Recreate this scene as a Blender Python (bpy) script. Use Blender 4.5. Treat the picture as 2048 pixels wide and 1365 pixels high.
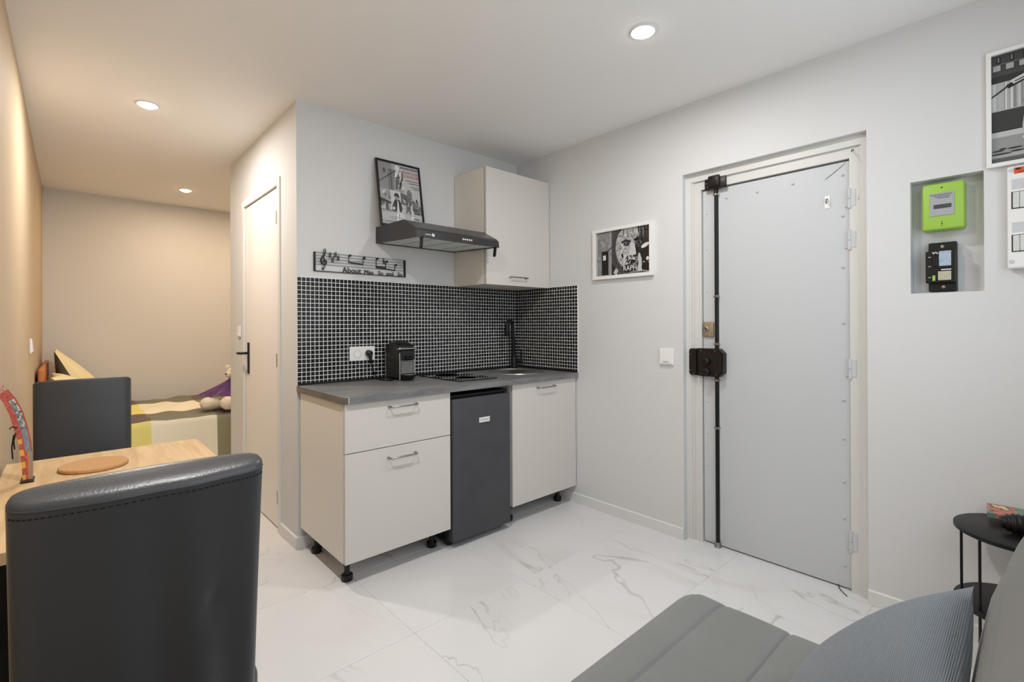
import bpy, bmesh, math, random
from mathutils import Vector, Matrix
for _o in list(bpy.data.objects): bpy.data.objects.remove(_o)
SC = bpy.context.scene
COL = SC.collection
random.seed(7)
R_ = math.radians

# ---------------------------------------------------------------- camera
yaw, pitch, roll = -0.7403, 0.0019, -0.0042
FPX, OY = 967.47, -34.87
F = Vector((-math.sin(yaw)*math.cos(pitch), math.cos(yaw)*math.cos(pitch), math.sin(pitch)))
Rv = Vector((math.cos(yaw), math.sin(yaw), 0)); Uv = Rv.cross(F)
R2 = Rv*math.cos(roll) + Uv*math.sin(roll); U2 = -Rv*math.sin(roll) + Uv*math.cos(roll)
camd = bpy.data.cameras.new('camera'); cam = bpy.data.objects.new('camera', camd); COL.objects.link(cam)
cam.matrix_world = Matrix(((R2.x, U2.x, -F.x, -2.5989), (R2.y, U2.y, -F.y, -2.7836), (R2.z, U2.z, -F.z, 1.2389), (0, 0, 0, 1)))
camd.sensor_width = 36; camd.lens = FPX/2048*36; camd.shift_y = OY/2048
camd.clip_start = 0.02
SC.camera = cam

# ---------------------------------------------------------------- world and exposure
W = bpy.data.worlds.new('world'); SC.world = W; W.use_nodes = True
W.node_tree.nodes['Background'].inputs[0].default_value = (0.80, 0.91, 1, 1)
W.node_tree.nodes['Background'].inputs[1].default_value = 2.5
SC.view_settings.view_transform = 'Standard'; SC.view_settings.look = 'None'
SC.view_settings.gamma = 1; SC.view_settings.use_curve_mapping = False
SC.view_settings.exposure = 0.1
LAMP_W = {'kitchen': 10.0, 'dining': 16.0, 'alcove': 8.6, 'sofa': 16.5, 'bedside_added': 8.6}  # last two lamps are added ones, out of view
LAMP_C = {'kitchen': (1, .985, .97), 'dining': (1, .945, .89), 'alcove': (1, .73, .48), 'bedside_added': (1, .73, .48), 'sofa': (1, .98, .96)}

# ---------------------------------------------------------------- room sizes
XL, XR, H = -2.7815, 0.0, 2.49          # left wall, right wall, ceiling
XP, YP, YF, YB = -1.671, 1.498, 3.26, -3.05   # partition face, its end, far wall, wall behind the camera
ZC = 0.905                               # worktop

# ---------------------------------------------------------------- materials
def lin(c):
    return tuple(((v/255)/12.92 if v/255 <= .04045 else ((v/255+.055)/1.055)**2.4) for v in c)
MATS = {}
def mat(name, rgb, rough=.5, metal=0., spec=.5, noise=0., nscale=20., bump=0., bscale=80., emit=0., coat=0., trans=0., ior=1.45, sheen=0.):
    if name in MATS: return MATS[name]
    m = bpy.data.materials.new(name); m.use_nodes = True; nt = m.node_tree; b = nt.nodes['Principled BSDF']
    c = lin(rgb)
    b.inputs['Base Color'].default_value = (*c, 1); b.inputs['Roughness'].default_value = rough
    b.inputs['Metallic'].default_value = metal; b.inputs['Specular IOR Level'].default_value = spec
    b.inputs['Coat Weight'].default_value = coat; b.inputs['Transmission Weight'].default_value = trans
    b.inputs['IOR'].default_value = ior; b.inputs['Sheen Weight'].default_value = sheen
    if emit:
        b.inputs['Emission Color'].default_value = (*c, 1); b.inputs['Emission Strength'].default_value = emit
    tc = nt.nodes.new('ShaderNodeTexCoord')
    if noise:
        n = nt.nodes.new('ShaderNodeTexNoise'); n.inputs['Scale'].default_value = nscale; n.inputs['Detail'].default_value = 6
        nt.links.new(tc.outputs['Object'], n.inputs['Vector'])
        r = nt.nodes.new('ShaderNodeValToRGB')
        r.color_ramp.elements[0].position = .3; r.color_ramp.elements[1].position = .7
        r.color_ramp.elements[0].color = (*[v*(1-noise) for v in c], 1); r.color_ramp.elements[1].color = (*[min(1, v*(1+noise)) for v in c], 1)
        nt.links.new(n.outputs['Fac'], r.inputs['Fac']); nt.links.new(r.outputs['Color'], b.inputs['Base Color'])
    if bump:
        n = nt.nodes.new('ShaderNodeTexNoise'); n.inputs['Scale'].default_value = bscale; n.inputs['Detail'].default_value = 4
        nt.links.new(tc.outputs['Object'], n.inputs['Vector'])
        bp = nt.nodes.new('ShaderNodeBump'); bp.inputs['Strength'].default_value = bump; bp.inputs['Distance'].default_value = .004
        nt.links.new(n.outputs['Fac'], bp.inputs['Height']); nt.links.new(bp.outputs['Normal'], b.inputs['Normal'])
    MATS[name] = m
    return m
def nodes_of(m): return m.node_tree.nodes, m.node_tree.links, m.node_tree.nodes['Principled BSDF']

M_white = mat('wall_paint', (220, 220, 220), .75, spec=.25, bump=.04, bscale=160)
M_beige = mat('beige_wall_paint', (198, 177, 149), .7, spec=.25, bump=.04, bscale=160)
M_ceil = mat('ceiling_paint', (246, 244, 242), .8, spec=.2)
M_trim = mat('trim_paint', (228, 228, 226), .4)
M_doorw = mat('door_paint', (202, 205, 208), .38, bump=.05, bscale=25)
M_frame = mat('frame_paint', (217, 216, 212), .4, bump=.06, bscale=30)
M_grout = mat('white_grout', (248, 248, 247), .8)
M_fgrout = mat('floor_grout', (222, 218, 214), .8)
M_cab = mat('cream_cabinet', (214, 208, 202), .42)
M_cabedge = mat('cabinet_edge', (150, 146, 140), .5)
M_carc = mat('cabinet_carcass', (230, 225, 218), .45)
M_black = mat('black_plastic', (18, 18, 19), .35)
M_mblack = mat('matt_black_metal', (20, 20, 21), .42, spec=.4)
M_gblack = mat('gloss_black', (8, 8, 9), .06)
M_chrome = mat('chrome', (200, 200, 198), .18, metal=1)
M_steel = mat('brushed_steel', (190, 188, 184), .3, metal=1)
M_nickel = mat('nickel', (165, 162, 158), .25, metal=1)
M_hood = mat('hood_enamel', (46, 45, 47), .38)
M_hoodtop = mat('hood_top_enamel', (62, 60, 60), .3)
M_alu = mat('filter_aluminium', (226, 227, 225), .5)
M_fridge = mat('fridge_anthracite', (70, 69, 73), .45, noise=.09, nscale=7)
M_fridgeb = mat('fridge_body', (28, 28, 30), .5)
M_plate = mat('white_plastic', (240, 239, 237), .3)
M_plateg = mat('pale_grey_plastic', (205, 206, 210), .4)
M_leather = mat('black_leather', (68, 68, 70), .32, spec=.5, bump=.12, bscale=260)
M_stitch = mat('stitching_thread', (10, 10, 10), .7)
M_pipe = mat('leather_piping', (60, 60, 62), .4)
M_cork = mat('cork', (196, 150, 104), .9, noise=.14, nscale=160, bump=.3, bscale=300)
M_velvet = mat('grey_velvet', (118, 119, 117), .85, spec=.2, noise=.05, nscale=6, bump=.1, bscale=400, sheen=.25)
M_rust = mat('dark_iron', (42, 36, 34), .4, metal=.5, noise=.2, nscale=40)
M_brass = mat('aged_brass', (168, 150, 122), .4, metal=.4, noise=.12, nscale=60)
M_green = mat('lime_plastic', (160, 200, 80), .4)
M_grey = mat('mid_grey_plastic', (168, 170, 174), .4)
M_dgrey = mat('dark_grey_display', (70, 72, 74), .3)
M_orange = mat('orange_sticker', (226, 84, 40), .5)
M_label = mat('paper_label', (214, 216, 210), .6, noise=.06, nscale=90)
M_blab = mat('blue_grey_label', (170, 186, 204), .5, noise=.15, nscale=120)
M_tan = mat('beige_label', (188, 184, 158), .5, noise=.12, nscale=90)
M_purple = mat('purple_velour', (92, 48, 110), .8, noise=.2, nscale=25, sheen=.3)
M_plush = mat('cream_plush', (238, 228, 205), .95, noise=.08, nscale=40, bump=.9, bscale=120)
M_bedwood = mat('honey_wood', (190, 116, 58), .45, noise=.15, nscale=12)
M_pilcase = mat('yellow_cream_cotton', (240, 228, 184), .9, bump=.15, bscale=30)
M_pildark = mat('sage_cotton', (112, 112, 96), .9, bump=.15, bscale=30)
M_mattress = mat('mattress_ticking', (222, 216, 202), .9)
M_lens = mat('lamp_lens', (255, 250, 242), .3, emit=14)
M_lensw = mat('lamp_lens_warm', (255, 232, 190), .3, emit=14)
M_glass = mat('clear_glass', (245, 250, 248), .03, trans=1, ior=1.2)
M_gap = mat('shadow_gap', (16, 16, 16), .9)

def colour_attr_mat(name, rough=.6, bump=0., bscale=60., sheen=0., spec=.5):
    m = mat(name, (200, 200, 200), rough, bump=bump, bscale=bscale, sheen=sheen, spec=spec)
    ns, ls, b = nodes_of(m)
    a = ns.new('ShaderNodeVertexColor'); a.layer_name = 'Col'
    ls.new(a.outputs['Color'], b.inputs['Base Color'])
    return m
M_print = colour_attr_mat('printed_paper', .35)
M_duvet = colour_attr_mat('plaid_cotton', .9, bump=.2, bscale=14, spec=.2)
M_paint = colour_attr_mat('hand_painted', .45, bump=.25, bscale=40)

def tile_mat():
    m = mat('black_mosaic', (22, 22, 23), .2, spec=.32)
    ns, ls, b = nodes_of(m)
    g = ns.new('ShaderNodeNewGeometry'); oi = ns.new('ShaderNodeObjectInfo')
    ad = ns.new('ShaderNodeMath'); ad.operation = 'ADD'; fr = ns.new('ShaderNodeMath'); fr.operation = 'FRACT'
    ls.new(g.outputs['Random Per Island'], ad.inputs[0]); ls.new(oi.outputs['Random'], ad.inputs[1]); ls.new(ad.outputs[0], fr.inputs[0])
    r = ns.new('ShaderNodeValToRGB')
    r.color_ramp.elements[0].color = (.004, .004, .0042, 1); r.color_ramp.elements[1].color = (.018, .018, .019, 1)
    r.color_ramp.elements[0].position = .2
    ls.new(fr.outputs[0], r.inputs['Fac']); ls.new(r.outputs['Color'], b.inputs['Base Color'])
    return m
M_tile = tile_mat()

def marble_mat():
    m = mat('white_marble_tile', (238, 236, 234), .16, spec=.45)
    ns, ls, b = nodes_of(m)
    tc = ns.new('ShaderNodeTexCoord'); oi = ns.new('ShaderNodeObjectInfo')
    mu = ns.new('ShaderNodeMath'); mu.operation = 'MULTIPLY'; mu.inputs[1].default_value = 57.
    ls.new(oi.outputs['Random'], mu.inputs[0])
    cb = ns.new('ShaderNodeCombineXYZ'); ls.new(mu.outputs[0], cb.inputs[0]); ls.new(mu.outputs[0], cb.inputs[2])
    ad = ns.new('ShaderNodeVectorMath'); ad.operation = 'ADD'
    ls.new(tc.outputs['Object'], ad.inputs[0]); ls.new(cb.outputs[0], ad.inputs[1])
    mp = ns.new('ShaderNodeMapping'); mp.inputs['Rotation'].default_value = (0, 0, R_(32)); mp.inputs['Scale'].default_value = (1., .42, 1)
    ls.new(ad.outputs[0], mp.inputs['Vector'])
    def vein(scale, width, detail, dist):
        n = ns.new('ShaderNodeTexNoise'); n.inputs['Scale'].default_value = scale; n.inputs['Detail'].default_value = detail; n.inputs['Distortion'].default_value = dist
        n.inputs['Roughness'].default_value = .6
        ls.new(mp.outputs[0], n.inputs['Vector'])
        s = ns.new('ShaderNodeMath'); s.operation = 'SUBTRACT'; s.inputs[1].default_value = .5; ls.new(n.outputs['Fac'], s.inputs[0])
        a = ns.new('ShaderNodeMath'); a.operation = 'ABSOLUTE'; ls.new(s.outputs[0], a.inputs[0])
        r = ns.new('ShaderNodeMapRange'); r.inputs['From Min'].default_value = 0; r.inputs['From Max'].default_value = width
        r.inputs['To Min'].default_value = 1; r.inputs['To Max'].default_value = 0; ls.new(a.outputs[0], r.inputs['Value'])
        return r.outputs['Result']
    def mask(scale, lo, hi):
        n = ns.new('ShaderNodeTexNoise'); n.inputs['Scale'].default_value = scale; n.inputs['Detail'].default_value = 2
        ls.new(ad.outputs[0], n.inputs['Vector'])
        r = ns.new('ShaderNodeMapRange'); r.inputs['From Min'].default_value = lo; r.inputs['From Max'].default_value = hi
        ls.new(n.outputs['Fac'], r.inputs['Value']); return r.outputs['Result']
    def mul(a, k):
        x = ns.new('ShaderNodeMath'); x.operation = 'MULTIPLY'; ls.new(a, x.inputs[0])
        if isinstance(k, float): x.inputs[1].default_value = k
        else: ls.new(k, x.inputs[1])
        return x.outputs[0]
    v1 = mul(mul(vein(1.05, .0065, 5, .9), mask(1.7, .44, .62)), .38)
    v2 = mul(mul(vein(.8, .05, 4, .5), mask(1.3, .52, .72)), .22)
    def mix(col, fac, c):
        x = ns.new('ShaderNodeMix'); x.data_type = 'RGBA'; ls.new(fac, x.inputs[0])
        if isinstance(col, tuple): x.inputs[6].default_value = (*col, 1)
        else: ls.new(col, x.inputs[6])
        x.inputs[7].default_value = (*c, 1); return x.outputs[2]
    base = lin((222, 221, 221))
    c = mix(base, v2, lin((176, 166, 150))); c = mix(c, v1, lin((120, 116, 112)))
    ls.new(c, b.inputs['Base Color'])
    return m
M_marble = marble_mat()

def streak_mat(name, c1, c2, rough, scale=(1, 12, 12), nscale=4., bump=.05):
    m = mat(name, c1, rough); ns, ls, b = nodes_of(m)
    tc = ns.new('ShaderNodeTexCoord'); mp = ns.new('ShaderNodeMapping'); mp.inputs['Scale'].default_value = scale
    ls.new(tc.outputs['Object'], mp.inputs['Vector'])
    n = ns.new('ShaderNodeTexNoise'); n.inputs['Scale'].default_value = nscale; n.inputs['Detail'].default_value = 8; n.inputs['Distortion'].default_value = .6
    ls.new(mp.outputs[0], n.inputs['Vector'])
    r = ns.new('ShaderNodeValToRGB'); r.color_ramp.elements[0].position = .32; r.color_ramp.elements[1].position = .68
    r.color_ramp.elements[0].color = (*lin(c1), 1); r.color_ramp.elements[1].color = (*lin(c2), 1)
    ls.new(n.outputs['Fac'], r.inputs['Fac']); ls.new(r.outputs['Color'], b.inputs['Base Color'])
    return m
M_work = streak_mat('grey_laminate', (104, 104, 103), (134, 134, 134), .38, (1, 7, 7), 5)
M_workend = streak_mat('brown_laminate_edge', (100, 96, 91), (124, 118, 111), .5, (7, 1, 7), 6)
M_oak = streak_mat('oak_laminate', (196, 164, 118), (220, 190, 146), .42, (14, 1.2, 14), 3)
M_oakedge = streak_mat('oak_edge', (186, 150, 104), (208, 174, 128), .5, (14, 1.2, 14), 3)
M_door2 = mat('bathroom_door_paint', (240, 236, 230), .45)

def corduroy():
    m = mat('slate_corduroy', (98, 108, 116), .9, spec=.15, sheen=.4); ns, ls, b = nodes_of(m)
    tc = ns.new('ShaderNodeTexCoord'); w = ns.new('ShaderNodeTexWave'); w.bands_direction = 'Y'; w.inputs['Scale'].default_value = 110; w.inputs['Distortion'].default_value = .4
    ls.new(tc.outputs['Object'], w.inputs['Vector'])
    r = ns.new('ShaderNodeValToRGB'); r.color_ramp.elements[0].color = (*lin((98, 107, 116)), 1); r.color_ramp.elements[1].color = (*lin((118, 127, 135)), 1)
    ls.new(w.outputs['Fac'], r.inputs['Fac']); ls.new(r.outputs['Color'], b.inputs['Base Color'])
    bp = ns.new('ShaderNodeBump'); bp.inputs['Strength'].default_value = .5; bp.inputs['Distance'].default_value = .003
    ls.new(w.outputs['Fac'], bp.inputs['Height']); ls.new(bp.outputs['Normal'], b.inputs['Normal'])
    return m
M_cord = corduroy()

# ---------------------------------------------------------------- mesh builder
class MB:
    def __init__(s): s.v = []; s.f = []; s.c = []; s.smooth = False
    def add(s, verts, faces, col=None):
        o = len(s.v); s.v += [tuple(v) for v in verts]; s.f += [tuple(i+o for i in f) for f in faces]; s.c += [col]*len(faces); return s
    def box(s, x0, x1, y0, y1, z0, z1, col=None):
        if x0 > x1: x0, x1 = x1, x0
        if y0 > y1: y0, y1 = y1, y0
        if z0 > z1: z0, z1 = z1, z0
        return s.add([(x0,y0,z0),(x1,y0,z0),(x1,y1,z0),(x0,y1,z0),(x0,y0,z1),(x1,y0,z1),(x1,y1,z1),(x0,y1,z1)],
            [(0,3,2,1),(4,5,6,7),(0,1,5,4),(1,2,6,5),(2,3,7,6),(3,0,4,7)], col)
    def rbox(s, x0, x1, y0, y1, z0, z1, r=.003, seg=2):
        bm = bmesh.new(); bmesh.ops.create_cube(bm, size=1)
        cx, cy, cz = (x0+x1)/2, (y0+y1)/2, (z0+z1)/2; sx, sy, sz = abs(x1-x0), abs(y1-y0), abs(z1-z0)
        for v in bm.verts: v.co = Vector((cx+v.co.x*sx, cy+v.co.y*sy, cz+v.co.z*sz))
        bmesh.ops.bevel(bm, geom=bm.edges[:], offset=min(r, .49*min(sx, sy, sz)), segments=seg, affect='EDGES', profile=.5)
        bm.verts.index_update()
        s.add([v.co[:] for v in bm.verts], [[v.index for v in f.verts] for f in bm.faces]); bm.free(); return s
    def prism(s, pts, axis, a0, a1):
        # pts: 2D polygon; axis 'x': (y,z), 'y': (x,z), 'z': (x,y)
        n = len(pts)
        def P(p, a): return (a, p[0], p[1]) if axis == 'x' else (p[0], a, p[1]) if axis == 'y' else (p[0], p[1], a)
        s.add([P(p, a0) for p in pts]+[P(p, a1) for p in pts],
            [tuple(range(n))[::-1], tuple(range(n, 2*n))]+[(i, (i+1) % n, n+(i+1) % n, n+i) for i in range(n)])
        return s
    def tube(s, pts, r, n=10, cap=True):
        pts = [Vector(p) for p in pts]; rs = r if isinstance(r, (list, tuple)) else [r]*len(pts)
        t0 = (pts[1]-pts[0]).normalized(); up = Vector((0, 0, 1)) if abs(t0.z) < .9 else Vector((1, 0, 0))
        u = t0.cross(up).normalized(); vs = []; fs = []
        for i, p in enumerate(pts):
            t = (pts[min(i+1, len(pts)-1)]-pts[max(i-1, 0)]).normalized()
            u = (u-t*u.dot(t)).normalized(); w = t.cross(u)
            for k in range(n):
                a = 2*math.pi*k/n; vs.append(p+(u*math.cos(a)+w*math.sin(a))*rs[i])
        for i in range(len(pts)-1):
            for k in range(n):
                fs.append((i*n+k, i*n+(k+1) % n, (i+1)*n+(k+1) % n, (i+1)*n+k))
        if cap: fs += [tuple(range(n))[::-1], tuple(range((len(pts)-1)*n, len(pts)*n))]
        return s.add(vs, fs)
    def lathe(s, prof, c=(0, 0, 0), axis='z', n=24):
        vs = []; fs = []
        for r, h in prof:
            for k in range(n):
                a = 2*math.pi*k/n; x, y = r*math.cos(a), r*math.sin(a)
                vs.append((c[0]+x, c[1]+y, c[2]+h) if axis == 'z' else (c[0]+h, c[1]+x, c[2]+y) if axis == 'x' else (c[0]+y, c[1]+h, c[2]+x))
        for i in range(len(prof)-1):
            for k in range(n): fs.append((i*n+k, i*n+(k+1) % n, (i+1)*n+(k+1) % n, (i+1)*n+k))
        if prof[0][0] > 1e-6: fs.append(tuple(range(n))[::-1])
        if prof[-1][0] > 1e-6: fs.append(tuple(range((len(prof)-1)*n, len(prof)*n)))
        return s.add(vs, fs)
    def ball(s, c, r, n=14, m=9, sc=(1, 1, 1), rough=0.):
        vs = []; fs = []
        for i in range(m+1):
            for k in range(n):
                a = 2*math.pi*k/n; b = math.pi*i/m; q = 1+rough*(random.random()-.5)
                vs.append((c[0]+r*q*sc[0]*math.sin(b)*math.cos(a), c[1]+r*q*sc[1]*math.sin(b)*math.sin(a), c[2]+r*q*sc[2]*math.cos(b)))
        for i in range(m):
            for k in range(n): fs.append((i*n+k, (i+1)*n+k, (i+1)*n+(k+1) % n, i*n+(k+1) % n))
        return s.add(vs, fs)
    def loft(s, rings, cap=True, col=None):
        n = len(rings[0]); vs = [p for r in rings for p in r]; fs = []
        for i in range(len(rings)-1):
            for k in range(n): fs.append((i*n+k, i*n+(k+1) % n, (i+1)*n+(k+1) % n, (i+1)*n+k))
        if cap: fs += [tuple(range(n))[::-1], tuple(range((len(rings)-1)*n, len(rings)*n))]
        return s.add(vs, fs, col)
    def text(s, txt, size, org, right, up, align='LEFT', depth=0., sx=1., col=None):
        cu = bpy.data.curves.new('t', 'FONT'); cu.body = txt; cu.size = size; cu.align_x = align; cu.extrude = depth; cu.resolution_u = 3
        o = bpy.data.objects.new('t', cu); COL.objects.link(o)
        dg = bpy.context.evaluated_depsgraph_get(); ev = o.evaluated_get(dg); me = ev.to_mesh()
        r, u = Vector(right), Vector(up); nn = r.cross(u)
        s.add([Vector(org)+r*v.co.x*sx+u*v.co.y+nn*v.co.z for v in me.vertices], [tuple(p.vertices) for p in me.polygons], col)
        ev.to_mesh_clear(); bpy.data.objects.remove(o); bpy.data.curves.remove(cu); return s

ORG = {}
def finish(name, mb, m, parent, loc, smooth):
    me = bpy.data.meshes.new(name)
    me.from_pydata([(v[0]-loc[0], v[1]-loc[1], v[2]-loc[2]) for v in mb.v], [], mb.f); me.update()
    if any(c is not None for c in mb.c):
        at = me.color_attributes.new('Col', 'FLOAT_COLOR', 'CORNER')
        for p, c in zip(me.polygons, mb.c):
            for li in p.loop_indices: at.data[li].color = (*lin(c or (200, 200, 200)), 1)
    bm = bmesh.new(); bm.from_mesh(me)
    bmesh.ops.recalc_face_normals(bm, faces=bm.faces); bm.to_mesh(me); bm.free()
    if smooth:
        me.polygons.foreach_set('use_smooth', [True]*len(me.polygons))
        try: me.set_sharp_from_angle(angle=R_(smooth if smooth is not True else 40))
        except Exception: pass
    me.materials.append(m)
    o = bpy.data.objects.new(name, me); COL.objects.link(o)
    return o
def tag(o, label=None, cat=None, group=None, kind=None):
    if label: o['label'] = label
    if cat: o['category'] = cat
    if group: o['group'] = group
    if kind: o['kind'] = kind
    return o
def part(name, mb, m, parent, smooth=False, label=None, kind=None):
    loc = ORG[parent.name]
    o = finish(name, mb, m, parent, loc, smooth); o.parent = parent; ORG[o.name] = loc
    if label: o['label'] = label
    if kind: o['kind'] = kind
    return o
def single(name, mb, m, label, cat, smooth=False, group=None, kind=None):
    xs = [v[0] for v in mb.v]; ys = [v[1] for v in mb.v]; zs = [v[2] for v in mb.v]
    loc = ((min(xs)+max(xs))/2, (min(ys)+max(ys))/2, min(zs))
    o = finish(name, mb, m, None, loc, smooth); o.location = loc; ORG[o.name] = loc
    return tag(o, label, cat, group, kind)
def thing(name, label, cat, loc=(0, 0, 0), group=None, kind=None):
    o = bpy.data.objects.new(name, None); COL.objects.link(o); o.location = loc; o.empty_display_size = .05; ORG[o.name] = loc
    return tag(o, label, cat, group, kind)
def structure(name, mb, m, label, cat): return single(name, mb, m, label, cat, kind='structure')

def wall_cells(mb, axis, a0, a1, us, zs, holes):
    # slab between a0..a1 along axis; cells of the us x zs grid, holes left open
    for i in range(len(us)-1):
        for j in range(len(zs)-1):
            uc, zc = (us[i]+us[i+1])/2, (zs[j]+zs[j+1])/2
            if any(h[0] < uc < h[1] and h[2] < zc < h[3] for h in holes): continue
            if axis == 'x': mb.box(a0, a1, us[i], us[i+1], zs[j], zs[j+1])
            else: mb.box(us[i], us[i+1], a0, a1, zs[j], zs[j+1])
    return mb

# ================================================================ THE ROOM
# entry-door opening and meter niche in the right wall
DYL, DYR, DZ = -1.396, -2.265, 2.0926
NY0, NY1, NZ0, NZ1, ND = -2.636, -2.415, 1.361, 1.826, .075
mb = wall_cells(MB(), 'x', 0, .2, [YB-.1, NY0, NY1, DYR, DYL, YF+.1], [0, NZ0, NZ1, DZ, H],
    [(DYR, DYL, 0, DZ), (NY0, NY1, NZ0, NZ1)])
mb.box(ND, .2, NY0, NY1, NZ0, NZ1)
wall_right = structure('wall_right', mb, M_white, 'white wall with entry door recess and meter niche', 'wall')
structure('wall_left', MB().box(XL-.1, XL, YB-.1, YF+.1, 0, H), M_beige, 'long beige painted wall beside the table', 'wall')
structure('wall_far', MB().box(XL, XR, YF, YF+.1, 0, H), M_white, 'wall at the far side of the bed alcove', 'wall')
WX0, WX1, WZ0, WZ1 = -2.35, -.45, .98, 2.30
structure('wall_front', wall_cells(MB(), 'y', YB-.1, YB, [XL, WX0, WX1, XR], [0, WZ0, WZ1, H], [(WX0, WX1, WZ0, WZ1)]), M_white, 'white wall with an added wide window behind the sofa', 'wall')
win = thing('added_window', 'added wide white framed window behind the sofa', 'window', ((WX0+WX1)/2, YB, WZ0), kind='structure')  # added unseen window, lets world light in as soft fill
xm_ = (WX0+WX1)/2
part('added_window_frame', MB().box(WX0, WX0+.05, YB-.08, YB-.03, WZ0, WZ1).box(WX1-.05, WX1, YB-.08, YB-.03, WZ0, WZ1).box(WX0+.05, WX1-.05, YB-.08, YB-.03, WZ0, WZ0+.05)
     .box(WX0+.05, WX1-.05, YB-.08, YB-.03, WZ1-.05, WZ1).box(xm_-.035, xm_+.035, YB-.08, YB-.03, WZ0+.05, WZ1-.05), M_trim, win)
pld = bpy.data.lights.new('added_window_portal', 'AREA'); pld.shape = 'RECTANGLE'; pld.size = WX1-WX0; pld.size_y = WZ1-WZ0; pld.cycles.is_portal = True
plo = bpy.data.objects.new('added_window_portal', pld); COL.objects.link(plo); plo.location = (xm_, YB-.11, (WZ0+WZ1)/2); plo.rotation_euler = (R_(90), 0, 0)
structure('wall_back', MB().box(XP, XR, 0, .08, 0, H), M_white, 'white kitchen wall above and behind the worktop', 'wall')
D2Y0, D2Y1, D2Z = .315, 1.066, 2.085
mb = wall_cells(MB(), 'x', XP, XP+.07, [.08, D2Y0, D2Y1, YP-.07], [0, D2Z, H], [(D2Y0, D2Y1, 0, D2Z)])
structure('wall_partition', mb, M_white, 'white partition wall holding the bathroom door', 'wall')
structure('wall_inner', MB().box(XP, XR, YP-.07, YP, 0, H), M_white, 'wall facing the bed behind the partition', 'wall')
structure('ceiling', MB().box(XL-.1, XR+.2, YB-.1, YF+.1, H, H+.1), M_ceil, 'plain white ceiling with recessed downlights', 'ceiling')

# floor: grout bed and 60 cm marble tiles as pieces
floor = structure('floor', MB().box(XL-.1, XR+.25, YB-.1, YF+.1, -.06, -.0022), M_fgrout, 'polished white marble look tile floor', 'floor')
gx = [XL, -2.18, -1.58, -.98, -.38, XR]; gy = [YB]+[-1.08+.6*k for k in range(-3, 8)]+[YF]
gy = sorted(y for y in gy if YB <= y <= YF)
TILES = {}
def floor_tile(x0, x1, y0, y1):
    g = .001
    w, d = round(x1-x0-2*g, 4), round(y1-y0-2*g, 4)
    if (w, d) not in TILES:
        m_ = MB(); hw, hd, b = w/2, d/2, .0012
        m_.loft([[(-hw, -hd, -.006), (hw, -hd, -.006), (hw, hd, -.006), (-hw, hd, -.006)],
                 [(-hw, -hd, -b), (hw, -hd, -b), (hw, hd, -b), (-hw, hd, -b)],
                 [(-hw+b, -hd+b, 0), (hw-b, -hd+b, 0), (hw-b, hd-b, 0), (-hw+b, hd-b, 0)]])
        o = finish('floor_tile', m_, M_marble, None, (0, 0, 0), False); TILES[(w, d)] = o.data
    else:
        o = bpy.data.objects.new('floor_tile', TILES[(w, d)]); COL.objects.link(o)
    L = ORG[floor.name]
    o.parent = floor; o.location = ((x0+x1)/2-L[0], (y0+y1)/2-L[1], -L[2])
for i in range(len(gx)-1):
    for j in range(len(gy)-1):
        if gx[i+1] > XP+.05 and gy[j] > .1 and gy[j+1] < YP-.1: continue      # inside the bathroom
        floor_tile(gx[i], gx[i+1], gy[j], gy[j+1])
floor_tile(XR, .16, DYR, -1.68); floor_tile(XR, .16, -1.68, DYL)

# skirting boards
BH = .066
structure('baseboard_right', MB().prism([(0, 0), (-.012, 0), (-.012, BH-.004), (-.009, BH), (0, BH)], 'y', DYL, 0), M_trim, 'white skirting board between kitchen and entry door', 'skirting board')
structure('baseboard_front', MB().prism([(0, 0), (-.012, 0), (-.012, BH-.004), (-.009, BH), (0, BH)], 'y', YB, DYR), M_trim, 'white skirting board under the meter niche', 'skirting board')
mb = MB().prism([(XP, 0), (XP-.012, 0), (XP-.012, BH-.004), (XP-.009, BH), (XP, BH)], 'y', -.012, .27)
mb.box(XP, -1.5, -.012, 0, 0, BH)
structure('baseboard_partition', mb, M_trim, 'short white skirting board at the partition corner', 'skirting board')
structure('baseboard_left', MB().box(XL, XL+.012, YB, YF, 0, BH), M_trim, 'white skirting board along the beige wall', 'skirting board')

# ---------------------------------------------------------------- entry door
DX = .066
d1 = thing('door_1', 'white armoured entry door with long black locking rod', 'door', (DX, -1.83, 0), kind='structure')
LY0, LY1, LZ = -2.1896, -1.4821, 1.9989       # leaf
part('leaf', MB().rbox(DX, DX+.04, LY0+.003, LY1-.002, .007, LZ-.006, .002), M_doorw, d1)
part('gap_light_block', MB().box(.152, .156, DYR, DYL, 0, DZ), M_gap, d1)  # added dark sheet stops outside light showing through the gaps round the leaf
part('lock_strip', MB().rbox(DX-.003, DX, -1.552, LY1-.004, .02, LZ-.012, .001, 1), M_doorw, d1)
fr = part('frame', MB().box(.050, .15, LY1, DYL, 0, DZ).box(.050, .15, DYR, LY0, 0, DZ).box(.050, .15, LY0, LY1, LZ, DZ), M_frame, d1)
part('frame_moulding', MB().box(.036, .050, DYL-.034, DYL, 0, DZ-.045).box(.036, .050, DYR, DYR+.028, 0, DZ-.045).box(.036, .050, DYR, DYL, DZ-.045, DZ)
     .box(.043, .050, DYL-.046, DYL-.034, 0, DZ-.045).box(.043, .050, DYR+.028, DYR+.036, 0, DZ-.045), M_frame, fr)
def rivet(y, z, r=.0055): return MB().lathe([(r, .0), (r*.9, -.002), (r*.5, -.0038), (0, -.0042)], (DX-.0028, y, z), 'x', 10)
for z in (1.86, 1.66, 1.42, .80, .62, .44, .29, .14): part('rivet', rivet(-1.507, z), M_doorw, d1, True)
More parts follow.
